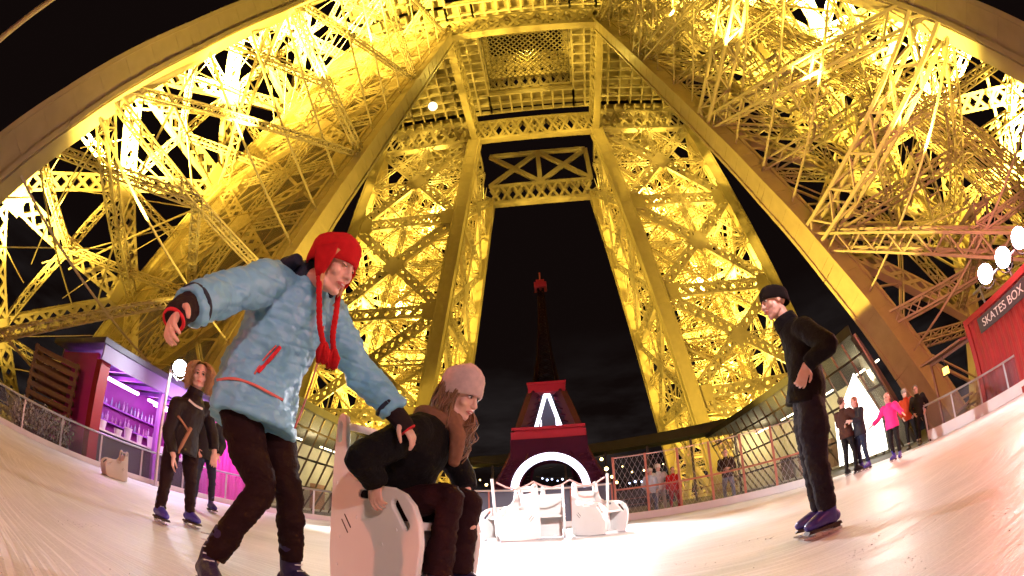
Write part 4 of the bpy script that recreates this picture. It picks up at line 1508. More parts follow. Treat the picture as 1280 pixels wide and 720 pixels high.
def skate(parent, ankle, toe, ground=0.0, boot=BLUEB, s=1.0, lean=V((0, 0, 0)), voxel=.006):
    """Rental ice skate: boot, sole, blade. ankle: joint position, toe: horizontal direction."""
    t = V((toe[0], toe[1], 0)).normalized(); sd_ = t.cross(V((0, 0, 1)))
    z0 = ground + .055 * s
    a = V(ankle); c = V((a.x, a.y, z0))
    up = V((a.x - c.x, a.y - c.y, 0))
    mb = MB()
    A = lambda x, z, dx=0.0: V((a.x, a.y, z0)) + t * x * s + V((0, 0, z * s))
    loft(mb, [A(-.005, .24) + lean * .15 * s, A(-.005, .19) + lean * .1 * s, A(-.015, .13) + lean * .04 * s, A(-.01, .06), A(0, .02)], [(.052 * s, .058 * s), (.048 * s, .055 * s), (.044 * s, .056 * s), (.042 * s, .062 * s), (.04 * s, .062 * s)], sd_, 14)
    loft(mb, [A(-.07, .045), A(-.02, .06), A(.05, .062), A(.11, .048), A(.16, .036), A(.185, .026)], [(.03 * s, .038 * s), (.042 * s, .055 * s), (.044 * s, .058 * s), (.046 * s, .044 * s), (.038 * s, .032 * s), (.02 * s, .018 * s)], sd_, 14)
    mb.ball(A(-.055, .05), .042 * s, 12, 8)
    b_ = fuse(mb, 'skate', boot, parent, voxel * s, 3, origin=c)
    mb = MB()
    mb.prism([(-.09, 0), (.19, 0), (.17, .02), (-.08, .02)], Matrix(((t.x * s, sd_.x * .0 , sd_.x, c.x), (t.y * s, 0, sd_.y, c.y), (0, s, 0, c.z - .012 * s), (0, 0, 0, 1))), .07 * s)
    mb.box(A(-.055, -.012), .05 * s, .05 * s, .03 * s, math.atan2(t.y, t.x))
    mb.build('sole', DARKST, b_, origin=c)
    mb = MB()
    mb.prism([(-.11, -.033), (.16, -.033), (.2, -.022), (.2, -.012), (-.11, -.012)], Matrix(((t.x * s, 0, sd_.x, c.x), (t.y * s, 0, sd_.y, c.y), (0, s, 0, c.z - .02 * s), (0, 0, 0, 1))), .006)
    for x in (-.055, .09):
        mb.box(A(x, -.025), .05 * s, .016 * s, .035 * s, math.atan2(t.y, t.x))
    mb.build('blade', BLADE, b_, origin=c)
    mb = MB()
    for k in range(6):
        p = A(.075 - .016 * k, .085 + .026 * k)
        mb.tube([p - sd_ * .022 * s, p + t * .012 * s, p + sd_ * .022 * s], .0035 * s, 5)
    mb.build('laces', LACE, b_, origin=c)
    return b_


def person(name, label, J, opts, group=None):
    """J: joints; opts: materials and sizes."""
    vx = opts.get('voxel', .008)
    s = opts.get('s', 1.0); hs = opts.get('hs', 1.0)
    w = opts.get('w', 1.0)
    org = V(((J['anL'].x + J['anR'].x) / 2, (J['anL'].y + J['anR'].y) / 2, 0))
    side = (J['shR'] - J['shL']).normalized()
    hside = (J['hipR'] - J['hipL']).normalized()
    M = frame(J['head'], J['face'], J.get('hup', V((0, 0, 1))))
    # ---- continuous body
    mb = MB()
    head_prims(mb, M, hs)
    nb = J['neck']
    hb = M @ V((0, -.02 * hs, -.07 * hs))
    limb(mb, [nb - (hb - nb) * .4, nb, hb], [.06 * s, .052 * s, .05 * s], 14)
    loft(mb, [J['pelvis'], J['waist'], J['chest'], nb], [(.13 * s, .085 * s), (.115 * s, .08 * s), (.135 * s, .085 * s), (.06 * s, .055 * s)], [hside, side, side, side], 18)
    for k in 'LR':
        limb(mb, [J['sh' + k], J['el' + k], J['wr' + k]], [.05 * s, .04 * s, .027 * s])
        limb(mb, [J['hip' + k], J['kn' + k], J['an' + k]], [.07 * s, .04 * s, .03 * s])
        hd_ = J.get('hd' + k)
        if hd_ is not None:
            hand(mb, J['wr' + k], hd_, J['pn' + k], J.get('th' + k, 1), J.get('curl' + k, .35), opts.get('hands', 1.0) * s)
    body = fuse(mb, 'person', SKIN, None, min(vx, opts.get('bvox', .0065)), 3 if vx < .008 else 2, origin=org)
    tag(body, label, 'person', group)
    if opts.get('lips', True): paint_lips(body, M, hs)
    face_bits(body, M, hs, opts.get('closed', False), opts.get('brow'))
    # ---- trousers
    mb = MB()
    tw = opts.get('tw', 1.0)
    loft(mb, [J['waist'].lerp(J['pelvis'], .5), J['pelvis'], (J['hipL'] + J['hipR']) / 2 - V((0, 0, .05))], [(.155 * s * w, .115 * s * w), (.175 * s * w, .125 * s * w), (.12 * s * w, .11 * s * w)], hside, 18)
    for k in 'LR':
        an = J['an' + k]
        kn = J['kn' + k]; hp_ = J['hip' + k]
        top = an + (kn - an).normalized() * opts.get('cuff', .1)
        p_, r_ = subdiv([hp_, hp_.lerp(kn, .5), kn, kn.lerp(an, .35), top], [.098 * s * w, .086 * s * tw, .063 * s * tw, .062 * s * tw, opts.get('cuffr', .054) * s * tw], 5)
        mb.tube(p_, r_, 16); mb.ball(p_[0], r_[0], 14, 8)
    fuse(mb, 'trousers', opts['trousers'], body, vx, 2, folds(.01, 10, 3.1, (.8, .8, 2.0)), origin=org)
    # ---- jacket
    mb = MB()
    jw = opts.get('jw', 1.0)
    hem = J.get('hem', J['pelvis'])
    tors = [hem, J['pelvis'].lerp(J['waist'], .5), J['waist'], J['chest'], J['chest'].lerp(nb, .6), nb]
    rr_ = [(.195, .155), (.185, .145), (.175, .135), (.19, .14), (.14, .115), (.078, .078)]
    sds = [hside, hside, side, side, side, side]
    if hem is J['pelvis']: tors = tors[1:]; rr_ = rr_[1:]; sds = sds[1:]; tors.insert(0, J['pelvis']); rr_.insert(0, (.19, .15)); sds.insert(0, hside)
    loft(mb, tors, [(a * s * jw, b_ * s * jw) for (a, b_) in rr_], sds, 22)
    for k in 'LR':
        sh, el, wr = J['sh' + k], J['el' + k], J['wr' + k]
        cf = wr + (el - wr).normalized() * opts.get('sleeve', .03)
        p_, r_ = subdiv([J['chest'].lerp(sh, .55) , sh, sh.lerp(el, .5), el, el.lerp(cf, .5), cf], [q * s * jw * opts.get('aw', 1.0) for q in (.085, .085, .076, .068, .064, .056)], 5)
        mb.tube(p_, r_, 16)
        mb.ball(sh, .082 * s * jw, 14, 8)
    jd = opts.get('jdisp') or folds(.009, 8, 1.2)
    jk = fuse(mb, opts.get('jname', 'jacket'), opts['jacket'], body, vx, 3, jd, origin=org)
    # collar
    mb = MB()
    ca = nb + (hb - nb) * .45
    loft(mb, [nb - (hb - nb) * .5, nb, ca], [(.095 * s, .095 * s), (.088 * s, .09 * s), (.08 * s, .085 * s)], side, 18)
    fuse(mb, 'collar', opts.get('collar', opts['jacket']), jk, vx, 2, origin=org)
    # ---- feet
    if opts.get('skates', True):
        for k in 'LR':
            g = opts.get('ground' + k, 0.0)
            an = J['an' + k]
            skate(body, V((an.x, an.y, 0)), J['toe' + k], g, opts.get('boot', BLUEB), s * opts.get('bs', 1.0), V(((J['kn' + k] - an).x, (J['kn' + k] - an).y, 0)) / max(.1, (J['kn' + k] - an).z), max(.006, vx * .8))
    else:
        for k in 'LR':
            t = V((J['toe' + k][0], J['toe' + k][1], 0)).normalized(); an = V((J['an' + k].x, J['an' + k].y, 0))
            mb = MB(); limb(mb, [an - t * .04 + V((0, 0, .05)), an + t * .08 + V((0, 0, .045)), an + t * .17 + V((0, 0, .035))], [.045, .045, .032]); limb(mb, [an + V((0, 0, .05)), an + V((0, 0, .12))], [.045, .045])
            for i in range(len(mb.v)): mb.v[i].z = max(0.003, mb.v[i].z)
            fuse(mb, 'shoe', opts.get('boot', DARKST), body, .009, 2, origin=org)
    return body, M, org


def beanie(body, M, s, mtl, tall=.13, band=None, org=None, bob=False, tilt=0.0, rib=True):
    m = lambda x, y, z: M @ V((x * s, y * s, z * s)); R3 = M.to_3x3()
    mb = MB()
    rings = []
    n = 40
    prof = [(.030, .93), (.034, .985), (.05, 1.0), (.066, 1.0), (.072, .985), (.1, .985), (.125, .9), (.145, .7), (.158, .42), (.163, .12)]
    zoff = 0
    for (z, r) in prof:
        zz = .03 + (z - .03) * tall / .13
        st = len(mb.v)
        for k in range(n):
            a = 2 * math.pi * k / n
            rb = r * (1 + (.018 if k % 2 else 0) * (1 if rib else 0))
            x, y = math.cos(a) * .092 * rb, -.014 + math.sin(a) * .112 * rb
            mb.v.append(m(x, y - (zz - .04) * .18, zz - .018 + .012 * math.sin(a) - .02 * (1 - math.sin(a)) * (1 if z < .08 else .3)))
        rings.append(st)
    for i in range(len(rings) - 1):
        for k in range(n):
            k2 = (k + 1) % n
            mb.face((rings[i] + k, rings[i] + k2, rings[i + 1] + k2, rings[i + 1] + k))
    mb.face(tuple(rings[-1] + k for k in range(n)))
    # inner lining ring
    st = len(mb.v)
    for k in range(n):
        a = 2 * math.pi * k / n
        mb.v.append(m(math.cos(a) * .08, -.014 + math.sin(a) * .098, .03 - .018 + .012 * math.sin(a) - .02 * (1 - math.sin(a))))
    for k in range(n):
        k2 = (k + 1) % n
        mb.face((st + k, st + k2, rings[0] + k2, rings[0] + k))
    return mb.build('hat', mtl, body, True, origin=org)


def strands(body, roots, mtl, org, name='hair', seg=6, thick=.011):
    mb = MB()
    for pts in roots:
        p_, r_ = subdiv(pts, [thick * (1 - .6 * i / (len(pts) - 1)) for i in range(len(pts))], 3)
        mb.tube(p_, r_, seg)
    return mb.build(name, mtl, body, True, origin=org)


def knit(name, c, scale=90):
    m, nt, b = newmat(name)
    N = nt.nodes; L = nt.links
    tc = N.new('ShaderNodeTexCoord'); wv = N.new('ShaderNodeTexWave'); wv.inputs['Scale'].default_value = scale; wv.inputs['Distortion'].default_value = 2; wv.bands_direction = 'Z'
    L.new(tc.outputs['Object'], wv.inputs['Vector'])
    nz = N.new('ShaderNodeTexNoise'); nz.inputs['Scale'].default_value = 35; L.new(tc.outputs['Object'], nz.inputs['Vector'])
    mx = N.new('ShaderNodeMix'); mx.data_type = 'RGBA'; c = V(c)
    mx.inputs['A'].default_value = (*(c * .7), 1); mx.inputs['B'].default_value = (*(c * 1.15), 1)
    L.new(nz.outputs['Fac'], mx.inputs['Factor']); L.new(mx.outputs['Result'], b.inputs['Base Color'])
    bp = N.new('ShaderNodeBump'); bp.inputs['Strength'].default_value = .6; bp.inputs['Distance'].default_value = .004
    L.new(wv.outputs['Fac'], bp.inputs['Height']); L.new(bp.outputs['Normal'], b.inputs['Normal'])
    b.inputs['Roughness'].default_value = .95; b.inputs['Specular IOR Level'].default_value = .15
    return m


def cloth(name, c, rough=.8, bump=.25, bscale=60, var=.2, sheen=.0):
    m = mat(name, c, rough, 0, var, 10, bump, bscale, .12)
    m.node_tree.nodes['Principled BSDF'].inputs['Sheen Weight'].default_value = sheen
    return m


def auto_pose(pos, face_az, h, stance=.1, arms='down', lean=0.0, step=0.0):
    """Standing figure of height h (skates included) facing azimuth face_az (deg)."""
    k = h / 1.75
    a = math.radians(face_az); f = V((math.sin(a), math.cos(a), 0)); r = V((math.cos(a), -math.sin(a), 0))
    p = V(pos)
    T = lambda x, y, z: p + r * x * k + f * (y + lean * max(0, z - .9)) * k + V((0, 0, z * k))
    J = dict(head=T(0, .03, 1.63), face=f + V((0, 0, -.12)), neck=T(0, 0, 1.46), chest=T(0, 0, 1.27), waist=T(0, 0, 1.06), pelvis=T(0, 0, .93), hem=T(0, 0, .84),
             shL=T(-.185, 0, 1.4), shR=T(.185, 0, 1.4), hipL=T(-.09, 0, .9), hipR=T(.09, 0, .9),
             knL=T(-.09 - stance * .4, .04 + step * .5, .52), knR=T(.09 + stance * .4, .03 - step * .4, .52),
             anL=T(-.08 - stance * .6, step, .17), anR=T(.08 + stance * .6, -step, .17), toeL=f - r * .25, toeR=f + r * .25)
    if arms == 'down':
        J.update(elL=T(-.25, -.03, 1.13), elR=T(.25, -.03, 1.13), wrL=T(-.25, .06, .9), wrR=T(.25, .06, .9))
    elif arms == 'hug':
        J.update(elL=T(-.3, .14, 1.18), elR=T(.3, .14, 1.18), wrL=T(-.15, .33, 1.22), wrR=T(.12, .34, 1.16))
    elif arms == 'out':
        J.update(elL=T(-.36, .1, 1.2), elR=T(.36, .1, 1.2), wrL=T(-.52, .25, 1.08), wrR=T(.52, .25, 1.1))
    elif arms == 'pocket':
        J.update(elL=T(-.29, -.04, 1.14), elR=T(.29, -.04, 1.14), wrL=T(-.19, .1, .95), wrR=T(.19, .1, .95))
    elif arms == 'front':
        J.update(elL=T(-.26, .05, 1.14), elR=T(.26, .05, 1.14), wrL=T(-.08, .27, 1.12), wrR=T(.08, .27, 1.1))
    for s_ in 'LR':
        J['hd' + s_] = (J['wr' + s_] - J['el' + s_])
        J['pn' + s_] = (p - J['wr' + s_]) * (1 if True else 1)
        J['pn' + s_] = V((J['pn' + s_].x, J['pn' + s_].y, 0))
        if J['pn' + s_].length < 1e-3: J['pn' + s_] = r
        J['th' + s_] = 1
    return J, k
PRINT = False
def quilt(name, c, c2):
    m = mat(name, c, .47, 0, .06, 3, .08, 60, .5)
    return m


# ================= woman in the blue jacket
J = dict(
    head=P(417, 331, 1.62), face=V((.93, .02, -.42)), hup=V((.4, -.12, 1)),
    neck=P(388, 350, 1.74), chest=P(365, 392, 1.8), waist=P(335, 448, 1.84), pelvis=P(318, 496, 1.82), hem=P(314, 534, 1.8),
    shR=P(340, 352, 1.68), elR=P(280, 368, 1.48), wrR=P(226, 388, 1.30),
    shL=P(408, 392, 1.9), elL=P(452, 468, 1.96), wrL=P(500, 524, 1.95),
    hipR=P(298, 512, 1.76), hipL=P(340, 515, 1.88), knR=P(325, 612, 1.78), anR=P(258, 708, 1.84), knL=P(362, 628, 1.9), anL=P(366, 716, 1.96),
    toeR=V((.75, -.5, 0)), toeL=V((.9, -.3, 0)))
J['hdR'] = P(204, 418, 1.22) - J['wrR']; J['pnR'] = V((.5, .3, -.6)); J['thR'] = 1; J['curlR'] = .5
J['hdL'] = P(521, 553, 1.96) - J['wrL']; J['pnL'] = V((.3, .3, -.8)); J['thL'] = -1; J['curlL'] = .45
if PRINT:
    for a_, b_ in (('shR', 'elR'), ('elR', 'wrR'), ('shL', 'elL'), ('elL', 'wrL'), ('shR', 'shL'), ('neck', 'head'), ('neck', 'pelvis'), ('hipR', 'knR'), ('knR', 'anR'), ('hipL', 'knL'), ('knL', 'anL')):
        print('A', a_, b_, round((J[a_] - J[b_]).length, 3), [round(q, 2) for q in J[a_]])
BLUEJ = quilt('pale_blue_shell', (.15, .39, .58), 0)
NAVYC = cloth('navy_lining', (.025, .03, .05), .8)
DARKTR = cloth('dark_plum_trousers', (.013, .004, .005), .75, .3, 80)
def jd(co, n_, f1=folds(.017, 6.5, 2.0, (1, 1, 1.3)), f2=folds(.007, 15, 5.0, (1, 1, 1.6))):
    seam = abs(((co.z * 1.0 + co.x * .35 - co.y * .3 + .012 * noise.noise(co * 6)) / .085) % 1 - .5)
    puff = math.sin(math.pi * min(1, seam * 2)) * .002
    return f1(co, n_) + f2(co, n_) + puff - .0045 * max(0, 1 - seam / .08)
womanA, MA, orgA = person('person', 'woman in pale blue padded jacket and red knitted hat leaning over the skating aid', J,
       dict(jacket=BLUEJ, trousers=DARKTR, collar=NAVYC, voxel=.0075, bvox=.0048, jdisp=jd, s=.97, hs=1.0, jw=1.07, aw=1.08, closed=True, sleeve=.045, cuff=.06, w=.96, tw=.99, hands=1.0,
            boot=cloth('dark_blue_boot', (.03, .022, .07), .4)))
REDK = knit('red_knit', (.55, .015, .02))
hs = 1.0
teeth(womanA, MA)
hat = beanie(womanA, MA, 1.02, REDK, .12, None, orgA)
mA = lambda x, y, z: MA @ V((x, y, z))
for k in (-1, 1):
    mb = MB()
    loft(mb, [mA(k * .088, -.01, .045), mA(k * .094, .012, -.0), mA(k * .09, .02, -.05), mA(k * .084, .026, -.085)], [(.055, .012), (.05, .011), (.034, .01), (.014, .009)], MA.to_3x3() @ V((0, 1, 0)), 12)
    fl = mb.build('ear_flap', REDK, hat, True, origin=orgA)
    a = mA(k * .084, .028, -.085)
    tgt = P(405, 432, 1.6) if k > 0 else P(417, 440, 1.66)
    mb = MB()
    pts = [a, a.lerp(tgt, .35) + V((.01, -.02, -.02)), a.lerp(tgt, .7) + V((0, -.015, -.012)), tgt]
    p_, r_ = subdiv(pts, [.011] * 4, 8)
    mb.tube(p_, [r * (1 + .18 * (i % 2)) for i, r in enumerate(r_)], 8)
    cord = mb.build('braided_cord', REDK, hat, True, origin=orgA)
    mb = MB()
    rnd = random.Random(4)
    for i in range(90):
        a_ = rnd.uniform(0, 6.28); r0 = rnd.uniform(.005, .022)
        t_ = tgt + V((math.cos(a_) * r0, math.sin(a_) * r0, 0))
        mb.tube([tgt + (t_ - tgt) * .4 + V((0, 0, .012)), t_ * 1 + V((math.cos(a_) * .006, math.sin(a_) * .006, -.025)), t_ + V((0, 0, -.062 + rnd.uniform(-.008, .008)))], [.004, .0045, .003], 5)
    mb.ball(tgt, .018, 12, 8)
    mb.build('tassel', REDK, cord, True, origin=orgA)
# mittens folded back from the fingers, red cuffs, hood, pocket zips
WORLDJ = [c for c in womanA.children if c.name.startswith('jacket')][0]
DKM = cloth('dark_wool', (.02, .012, .014), .9, .4, 50); REDT = cloth('red_trim', (.6, .03, .04), .7)
for k in 'RL':
    wr, el = J['wr' + k], J['el' + k]; d = (wr - el).normalized(); hd_ = J['hd' + k].normalized()
    mb = MB()
    p_, r_ = subdiv([wr - d * .075, wr - d * .02, wr + hd_ * .03, wr + hd_ * .062], [.05, .046, .044, .038], 4)
    mb.tube(p_, r_, 14)
    g = fuse(mb, 'glove', DKM, womanA, .006, 2, folds(.003, 20, 4), origin=orgA)
    mb = MB(); q = wr + hd_ * .062
    ring(mb, q - hd_ * .004, hd_, .034, .006); mb.build('glove_trim', REDT, g, True, origin=orgA)
    mb = MB(); q = wr - d * .062
    ring(mb, q, d, .054, .006); mb.build('cuff_band', REDT, WORLDJ, True, origin=orgA)
    mb = MB(); q = wr - d * .082
    ring(mb, q, d, .06, .011); mb.build('sleeve_end', NAVYC, WORLDJ, True, origin=orgA)
# hood rolled behind the neck
mb = MB()
hbk = V((-.8, .42, 0)).normalized(); sdv = V((-.42, -.8, 0)).normalized()
nb = J['neck']
pts = [nb + sdv * .1 - hbk * .05 + V((0, 0, .035)), nb + sdv * .11 + hbk * .045 + V((0, 0, .03)), nb + hbk * .11 + V((0, 0, .005)), nb - sdv * .1 + hbk * .04 + V((0, 0, .0)), nb - sdv * .09 - hbk * .05 + V((0, 0, -.01))]
p_, r_ = subdiv(pts, [.025, .042, .05, .042, .025], 6); mb.tube(p_, r_, 12)
fuse(mb, 'hood', NAVYC, WORLDJ, .007, 3, folds(.006, 14, 2), origin=orgA)


def on_surface(ob, frm, to, lift=.004):
    """Project a point onto a mesh along the line frm -> to."""
    org = WORLD[ob.name]
    ok, loc, n_, i = ob.ray_cast(V(frm) - org, (V(to) - V(frm)).normalized())
    if not ok: return V(to)
    return loc + org + n_ * lift


def seam_line(name, ob, pix, mtl, r, d=1.9):
    pts = []
    for (x, y) in pix:
        pts.append(on_surface(ob, CAM, P(x, y, d), r * .6))
    p_, r_ = subdiv(pts, [r] * len(pts), 4)
    mb = MB(); mb.tube(p_, r_, 6)
    return mb.build(name, mtl, ob, True, origin=org_of(ob))


def org_of(o): return WORLD[o.name]
PINKT = cloth('salmon_piping', (.6, .16, .14), .6)
seam_line('pocket_zip', WORLDJ, [(322, 466), (336, 450), (350, 433)], REDT, .008)
seam_line('pocket_zip', WORLDJ, [(318, 468), (330, 449), (345, 432)], PINKT, .004)
seam_line('piping', WORLDJ, [(272, 476), (292, 474), (315, 480), (335, 490), (352, 500)], PINKT, .006)
seam_line('front_zip', WORLDJ, [(404, 408), (400, 440), (392, 470), (380, 505), (368, 535)], PINKT, .004)
seam_line('piping', WORLDJ, [(372, 335), (388, 342), (396, 350)], PINKT, .005, 1.8)
# strands of fair hair beside the face
HAIRF = mat('fair_hair', (.45, .25, .1), .5, 0, .3, 30)
rnd = random.Random(2)
strands(womanA, [[mA(k * (.07 + rnd.uniform(0, .01)), .03 + rnd.uniform(-.02, .02), .05), mA(k * .082, .035, -.03), mA(k * (.075 + rnd.uniform(-.01, .02)), .045, -.09), mA(k * (.07 + rnd.uniform(-.02, .02)), .05 + rnd.uniform(0, .02), -.15)] for k in (-1, 1) for i in range(7)], HAIRF, orgA, 'hair', 5, .007)

# ================= seated woman on the skating aid
fB = V((.894, -.447, 0)); rB = V((-.447, -.894, 0))     # forward, right-hand side (towards the camera)
sc0 = V((sled.location.x, sled.location.y, 0))
T = lambda x, y, z: sc0 + rB * x + fB * y + V((0, 0, z))
J = dict(head=P(577, 496, 2.29), face=V((.86, -.32, -.4)), hup=V((.4, -.1, 1)),
         pelvis=T(0, -.04, .53), hem=T(0, -.06, .47), waist=T(0, .02, .64), chest=P(525, 555, 2.26), neck=P(548, 527, 2.29),
         shR=P(517, 540, 2.12), shL=P(545, 535, 2.45), elR=P(452, 572, 2.0), wrR=P(470, 602, 2.12),
         elL=P(575, 590, 2.5), wrL=P(583, 612, 2.45),
         hipR=T(.09, .0, .5), hipL=T(-.09, .0, .5), knR=P(563, 620, 2.12), knL=P(587, 626, 2.28), anR=P(548, 706, 2.14), anL=P(574, 704, 2.3),
         toeR=fB, toeL=fB + V((.1, .1, 0)))
J['hdR'] = P(470, 618, 2.10) - J['wrR']; J['pnR'] = -rB * 1 + V((0, 0, -.2)); J['thR'] = -1; J['curlR'] = .55
J['hdL'] = V((.3, -.2, -.9)); J['pnL'] = -fB; J['thL'] = 1
if PRINT:
    for a_, b_ in (('shR', 'elR'), ('elR', 'wrR'), ('shL', 'elL'), ('shR', 'shL'), ('neck', 'head'), ('neck', 'pelvis'), ('hipR', 'knR'), ('knR', 'anR'), ('hipL', 'knL'), ('knL', 'anL')):
        print('B', a_, b_, round((J[a_] - J[b_]).length, 3), [round(q, 2) for q in J[a_]])
BLKC = cloth('black_wool_coat', (.005, .0045, .006), .85, .4, 70, .3)
PLUM = cloth('wine_dark_trousers', (.022, .006, .008), .75, .3, 80)
womanB, MBh, orgB = person('person', 'woman in black coat and pink beanie sitting on the skating aid', J,
       dict(jacket=BLKC, trousers=PLUM, voxel=.0075, bvox=.005, s=.97, hs=1.0, jw=1.14, jname='coat', cuff=-.05, cuffr=.078, boot=mat('dark_purple_boot', (.02, .012, .06), .4, 0, .2, 9), sleeve=.0, brow=mat('brown_brow', (.08, .04, .02), .7)))
PINKK = knit('pale_pink_knit', (.75, .55, .52))
teeth(womanB, MBh)
beanie(womanB, MBh, 1.08, PINKK, .15, None, orgB)
mB = lambda x, y, z: MBh @ V((x, y, z))
HAIRB = mat('long_brown_hair', (.17, .075, .03), .42, 0, .45, 30)
rnd = random.Random(8)
roots = []
for i in range(330):
    k = 1 if i % 2 else -1
    x0 = k * rnd.uniform(.072, .092); y0 = rnd.uniform(-.08, .03)
    e = V((k * rnd.uniform(.05, .12), rnd.uniform(-.03, .08), -rnd.uniform(.2, .34)))
    w1, w2 = rnd.uniform(-.03, .03), rnd.uniform(-.04, .04)
    roots.append([mB(x0 * .85, y0, .06), mB(x0 * 1.08, y0, -.02), mB(k * (.1 + w1), (y0 + e.y) / 2 + w2, -.1 - rnd.uniform(0, .03)), mB(e.x + w2, e.y + w1, e.z * .75), mB(e.x * .9, e.y + .01, e.z)])
for i in range(80):
    x0 = rnd.uniform(-.07, .07)
    roots.append([mB(x0, -.1, .06), mB(x0 * 1.1, -.118, -.02), mB(x0 * 1.1, -.12, -.1), mB(x0 * 1.2, -.1, -.2 - rnd.uniform(0, .06))])
strands(womanB, roots, HAIRB, orgB, 'hair', 5, .0062)
# scarf bundle under the chin
mb = MB(); nb = J['neck']
pts = [nb + V((math.cos(t) * .098, math.sin(t) * .095, .005 + .025 * math.sin(2 * t))) for t in [2 * math.pi * i / 10 for i in range(11)]]
p_, r_ = subdiv(pts, [.042, .047, .04, .045, .05, .042, .04, .048, .044, .04, .042], 3); mb.tube(p_, r_, 10)
limb(mb, [nb + V((.08, -.06, 0)), nb + V((.12, -.07, -.1)), nb + V((.1, -.06, -.22))], [.045, .042, .03], 12)
fuse(mb, 'scarf', knit('rust_scarf', (.26, .12, .075), 60), womanB, .007, 2, folds(.005, 22, 1), origin=orgB)

# ================= man standing on the right
f = V((-.93, .12, 0)).normalized()
J = dict(head=P(967, 378, 3.03), face=V((-.95, .05, -.08)), neck=P(982, 402, 3.05), chest=P(1000, 428, 3.06), waist=P(1007, 468, 3.06), pelvis=P(1010, 494, 3.06), hem=P(1007, 506, 3.06),
         shL=P(1003, 410, 2.9), shR=P(990, 407, 3.22), elL=P(1036, 431, 2.75), wrL=P(1007, 458, 2.8), elR=P(1010, 440, 3.34), wrR=P(1000, 468, 3.16),
         hipL=P(1013, 500, 2.98), hipR=P(1007, 500, 3.15), knL=P(1020, 570, 2.98), knR=P(1014, 570, 3.14), anL=P(1035, 640, 2.99), anR=P(1026, 640, 3.14),
         toeL=V((-1, -.05, 0)), toeR=V((-.85, .4, 0)))
J['hdL'] = P(1003, 473, 2.82) - J['wrL']; J['pnL'] = V((.1, 1, 0)); J['thL'] = 1; J['curlL'] = .5
if PRINT:
    for a_, b_ in (('shL', 'elL'), ('elL', 'wrL'), ('shR', 'shL'), ('neck', 'head'), ('neck', 'pelvis'), ('hipL', 'knL'), ('knL', 'anL')):
        print('C', a_, b_, round((J[a_] - J[b_]).length, 3), [round(q, 2) for q in J[a_]])
BLK = cloth('black_fleece', (.006, .005, .007), .8, .35, 60, .3)
manC, MC, orgC = person('person', 'man in black jacket and dark cap standing with hand on hip on the ice', J,
       dict(jacket=BLK, trousers=cloth('dark_jeans', (.016, .014, .024), .8, .35, 90), voxel=.008, bvox=.0055, s=1.02, tw=1.26, cuffr=.05, cuff=.02, sleeve=.02, hs=1.0, w=.95, jw=.92))
beanie(manC, MC, 1.0, knit('charcoal_knit', (.012, .007, .007)), .11, None, orgC)
rnd = random.Random(5)
# ================= curly haired skater on the left
J = dict(head=P(250, 470, 4.2), face=V((.7, -.62, -.08)), neck=P(244, 491, 4.24), chest=P(237, 518, 4.24), waist=P(232, 536, 4.24), pelvis=P(228, 553, 4.24), hem=P(226, 566, 4.24),
         shR=P(222, 506, 4.12), shL=P(258, 512, 4.36), elR=P(211, 542, 4.08), wrR=P(217, 570, 4.04), elL=P(265, 540, 4.42), wrL=P(268, 566, 4.36),
         hipR=P(216, 558, 4.15), hipL=P(238, 560, 4.32), knR=P(207, 600, 4.1), knL=P(238, 604, 4.36), anR=P(199, 642, 4.12), anL=P(237, 644, 4.46),
         toeR=V((.95, -.2, 0)), toeL=V((.95, -.1, 0)))
J['hdR'] = V((.2, -.2, -1)); J['pnR'] = V((.7, .5, 0)); J['thR'] = -1
J['hdL'] = V((.1, -.1, -1)); J['pnL'] = V((-.7, .5, 0)); J['thL'] = 1
if PRINT:
    for a_, b_ in (('shR', 'elR'), ('elR', 'wrR'), ('shL', 'elL'), ('shR', 'shL'), ('neck', 'head'), ('neck', 'pelvis'), ('hipR', 'knR'), ('knR', 'anR'), ('hipL', 'knL'), ('knL', 'anL')):
        print('D', a_, b_, round((J[a_] - J[b_]).length, 3), [round(q, 2) for q in J[a_]])
DKJ = cloth('black_biker_jacket', (.012, .007, .01), .5, .3, 40)
perD, MD, orgD = person('person', 'curly fair haired skater in dark jacket and blue skates, standing before the lamp post', J,
       dict(jacket=DKJ, trousers=cloth('maroon_black_trousers', (.016, .007, .009), .8), voxel=.009, bvox=.007, s=.92, hs=.93, cuff=.04))
HAIRC = mat('curly_fair_hair', (.36, .2, .09), .5, 0, .45, 25)
mD = lambda x, y, z: MD @ V((x, y, z))
roots = []
for i in range(420):
    a = rnd.uniform(.75, 2 * math.pi - .75) + math.pi / 2
    ph = rnd.uniform(.1, 1.2)
    base = V((math.cos(a) * .085 * math.sin(ph), -.01 + math.sin(a) * .1 * math.sin(ph), .045 + .09 * math.cos(ph)))
    L_ = rnd.uniform(.14, .25)
    out = V((math.cos(a), math.sin(a), 0))
    pts = []
    for j in range(7):
        u = j / 6
        q = base + out * (.035 + .045 * math.sin(u * 2.6)) * (1 if u else .3) + V((0, 0, -L_ * u * u - .01 * u))
        q += V((math.cos(u * 17 + i), math.sin(u * 17 + i), 0)) * .012 * u ** .5
        pts.append(mD(q.x, q.y, q.z))
    roots.append(pts)
strands(perD, roots, HAIRC, orgD, 'hair', 4, .0055)
jD = [c for c in perD.children if c.name.startswith('jacket')][0]
TAN = cloth('tan_panel', (.35, .17, .1), .7)
seam_line('tan_strap', jD, [(222, 520), (230, 530), (236, 540)], TAN, .012, 4.1)
seam_line('tan_panel', jD, [(238, 535), (230, 550), (222, 566)], TAN, .018, 4.1)
seam_line('collar_edge', jD, [(236, 500), (244, 507), (252, 511)], cloth('white_collar', (.7, .65, .6), .8), .012, 4.15)

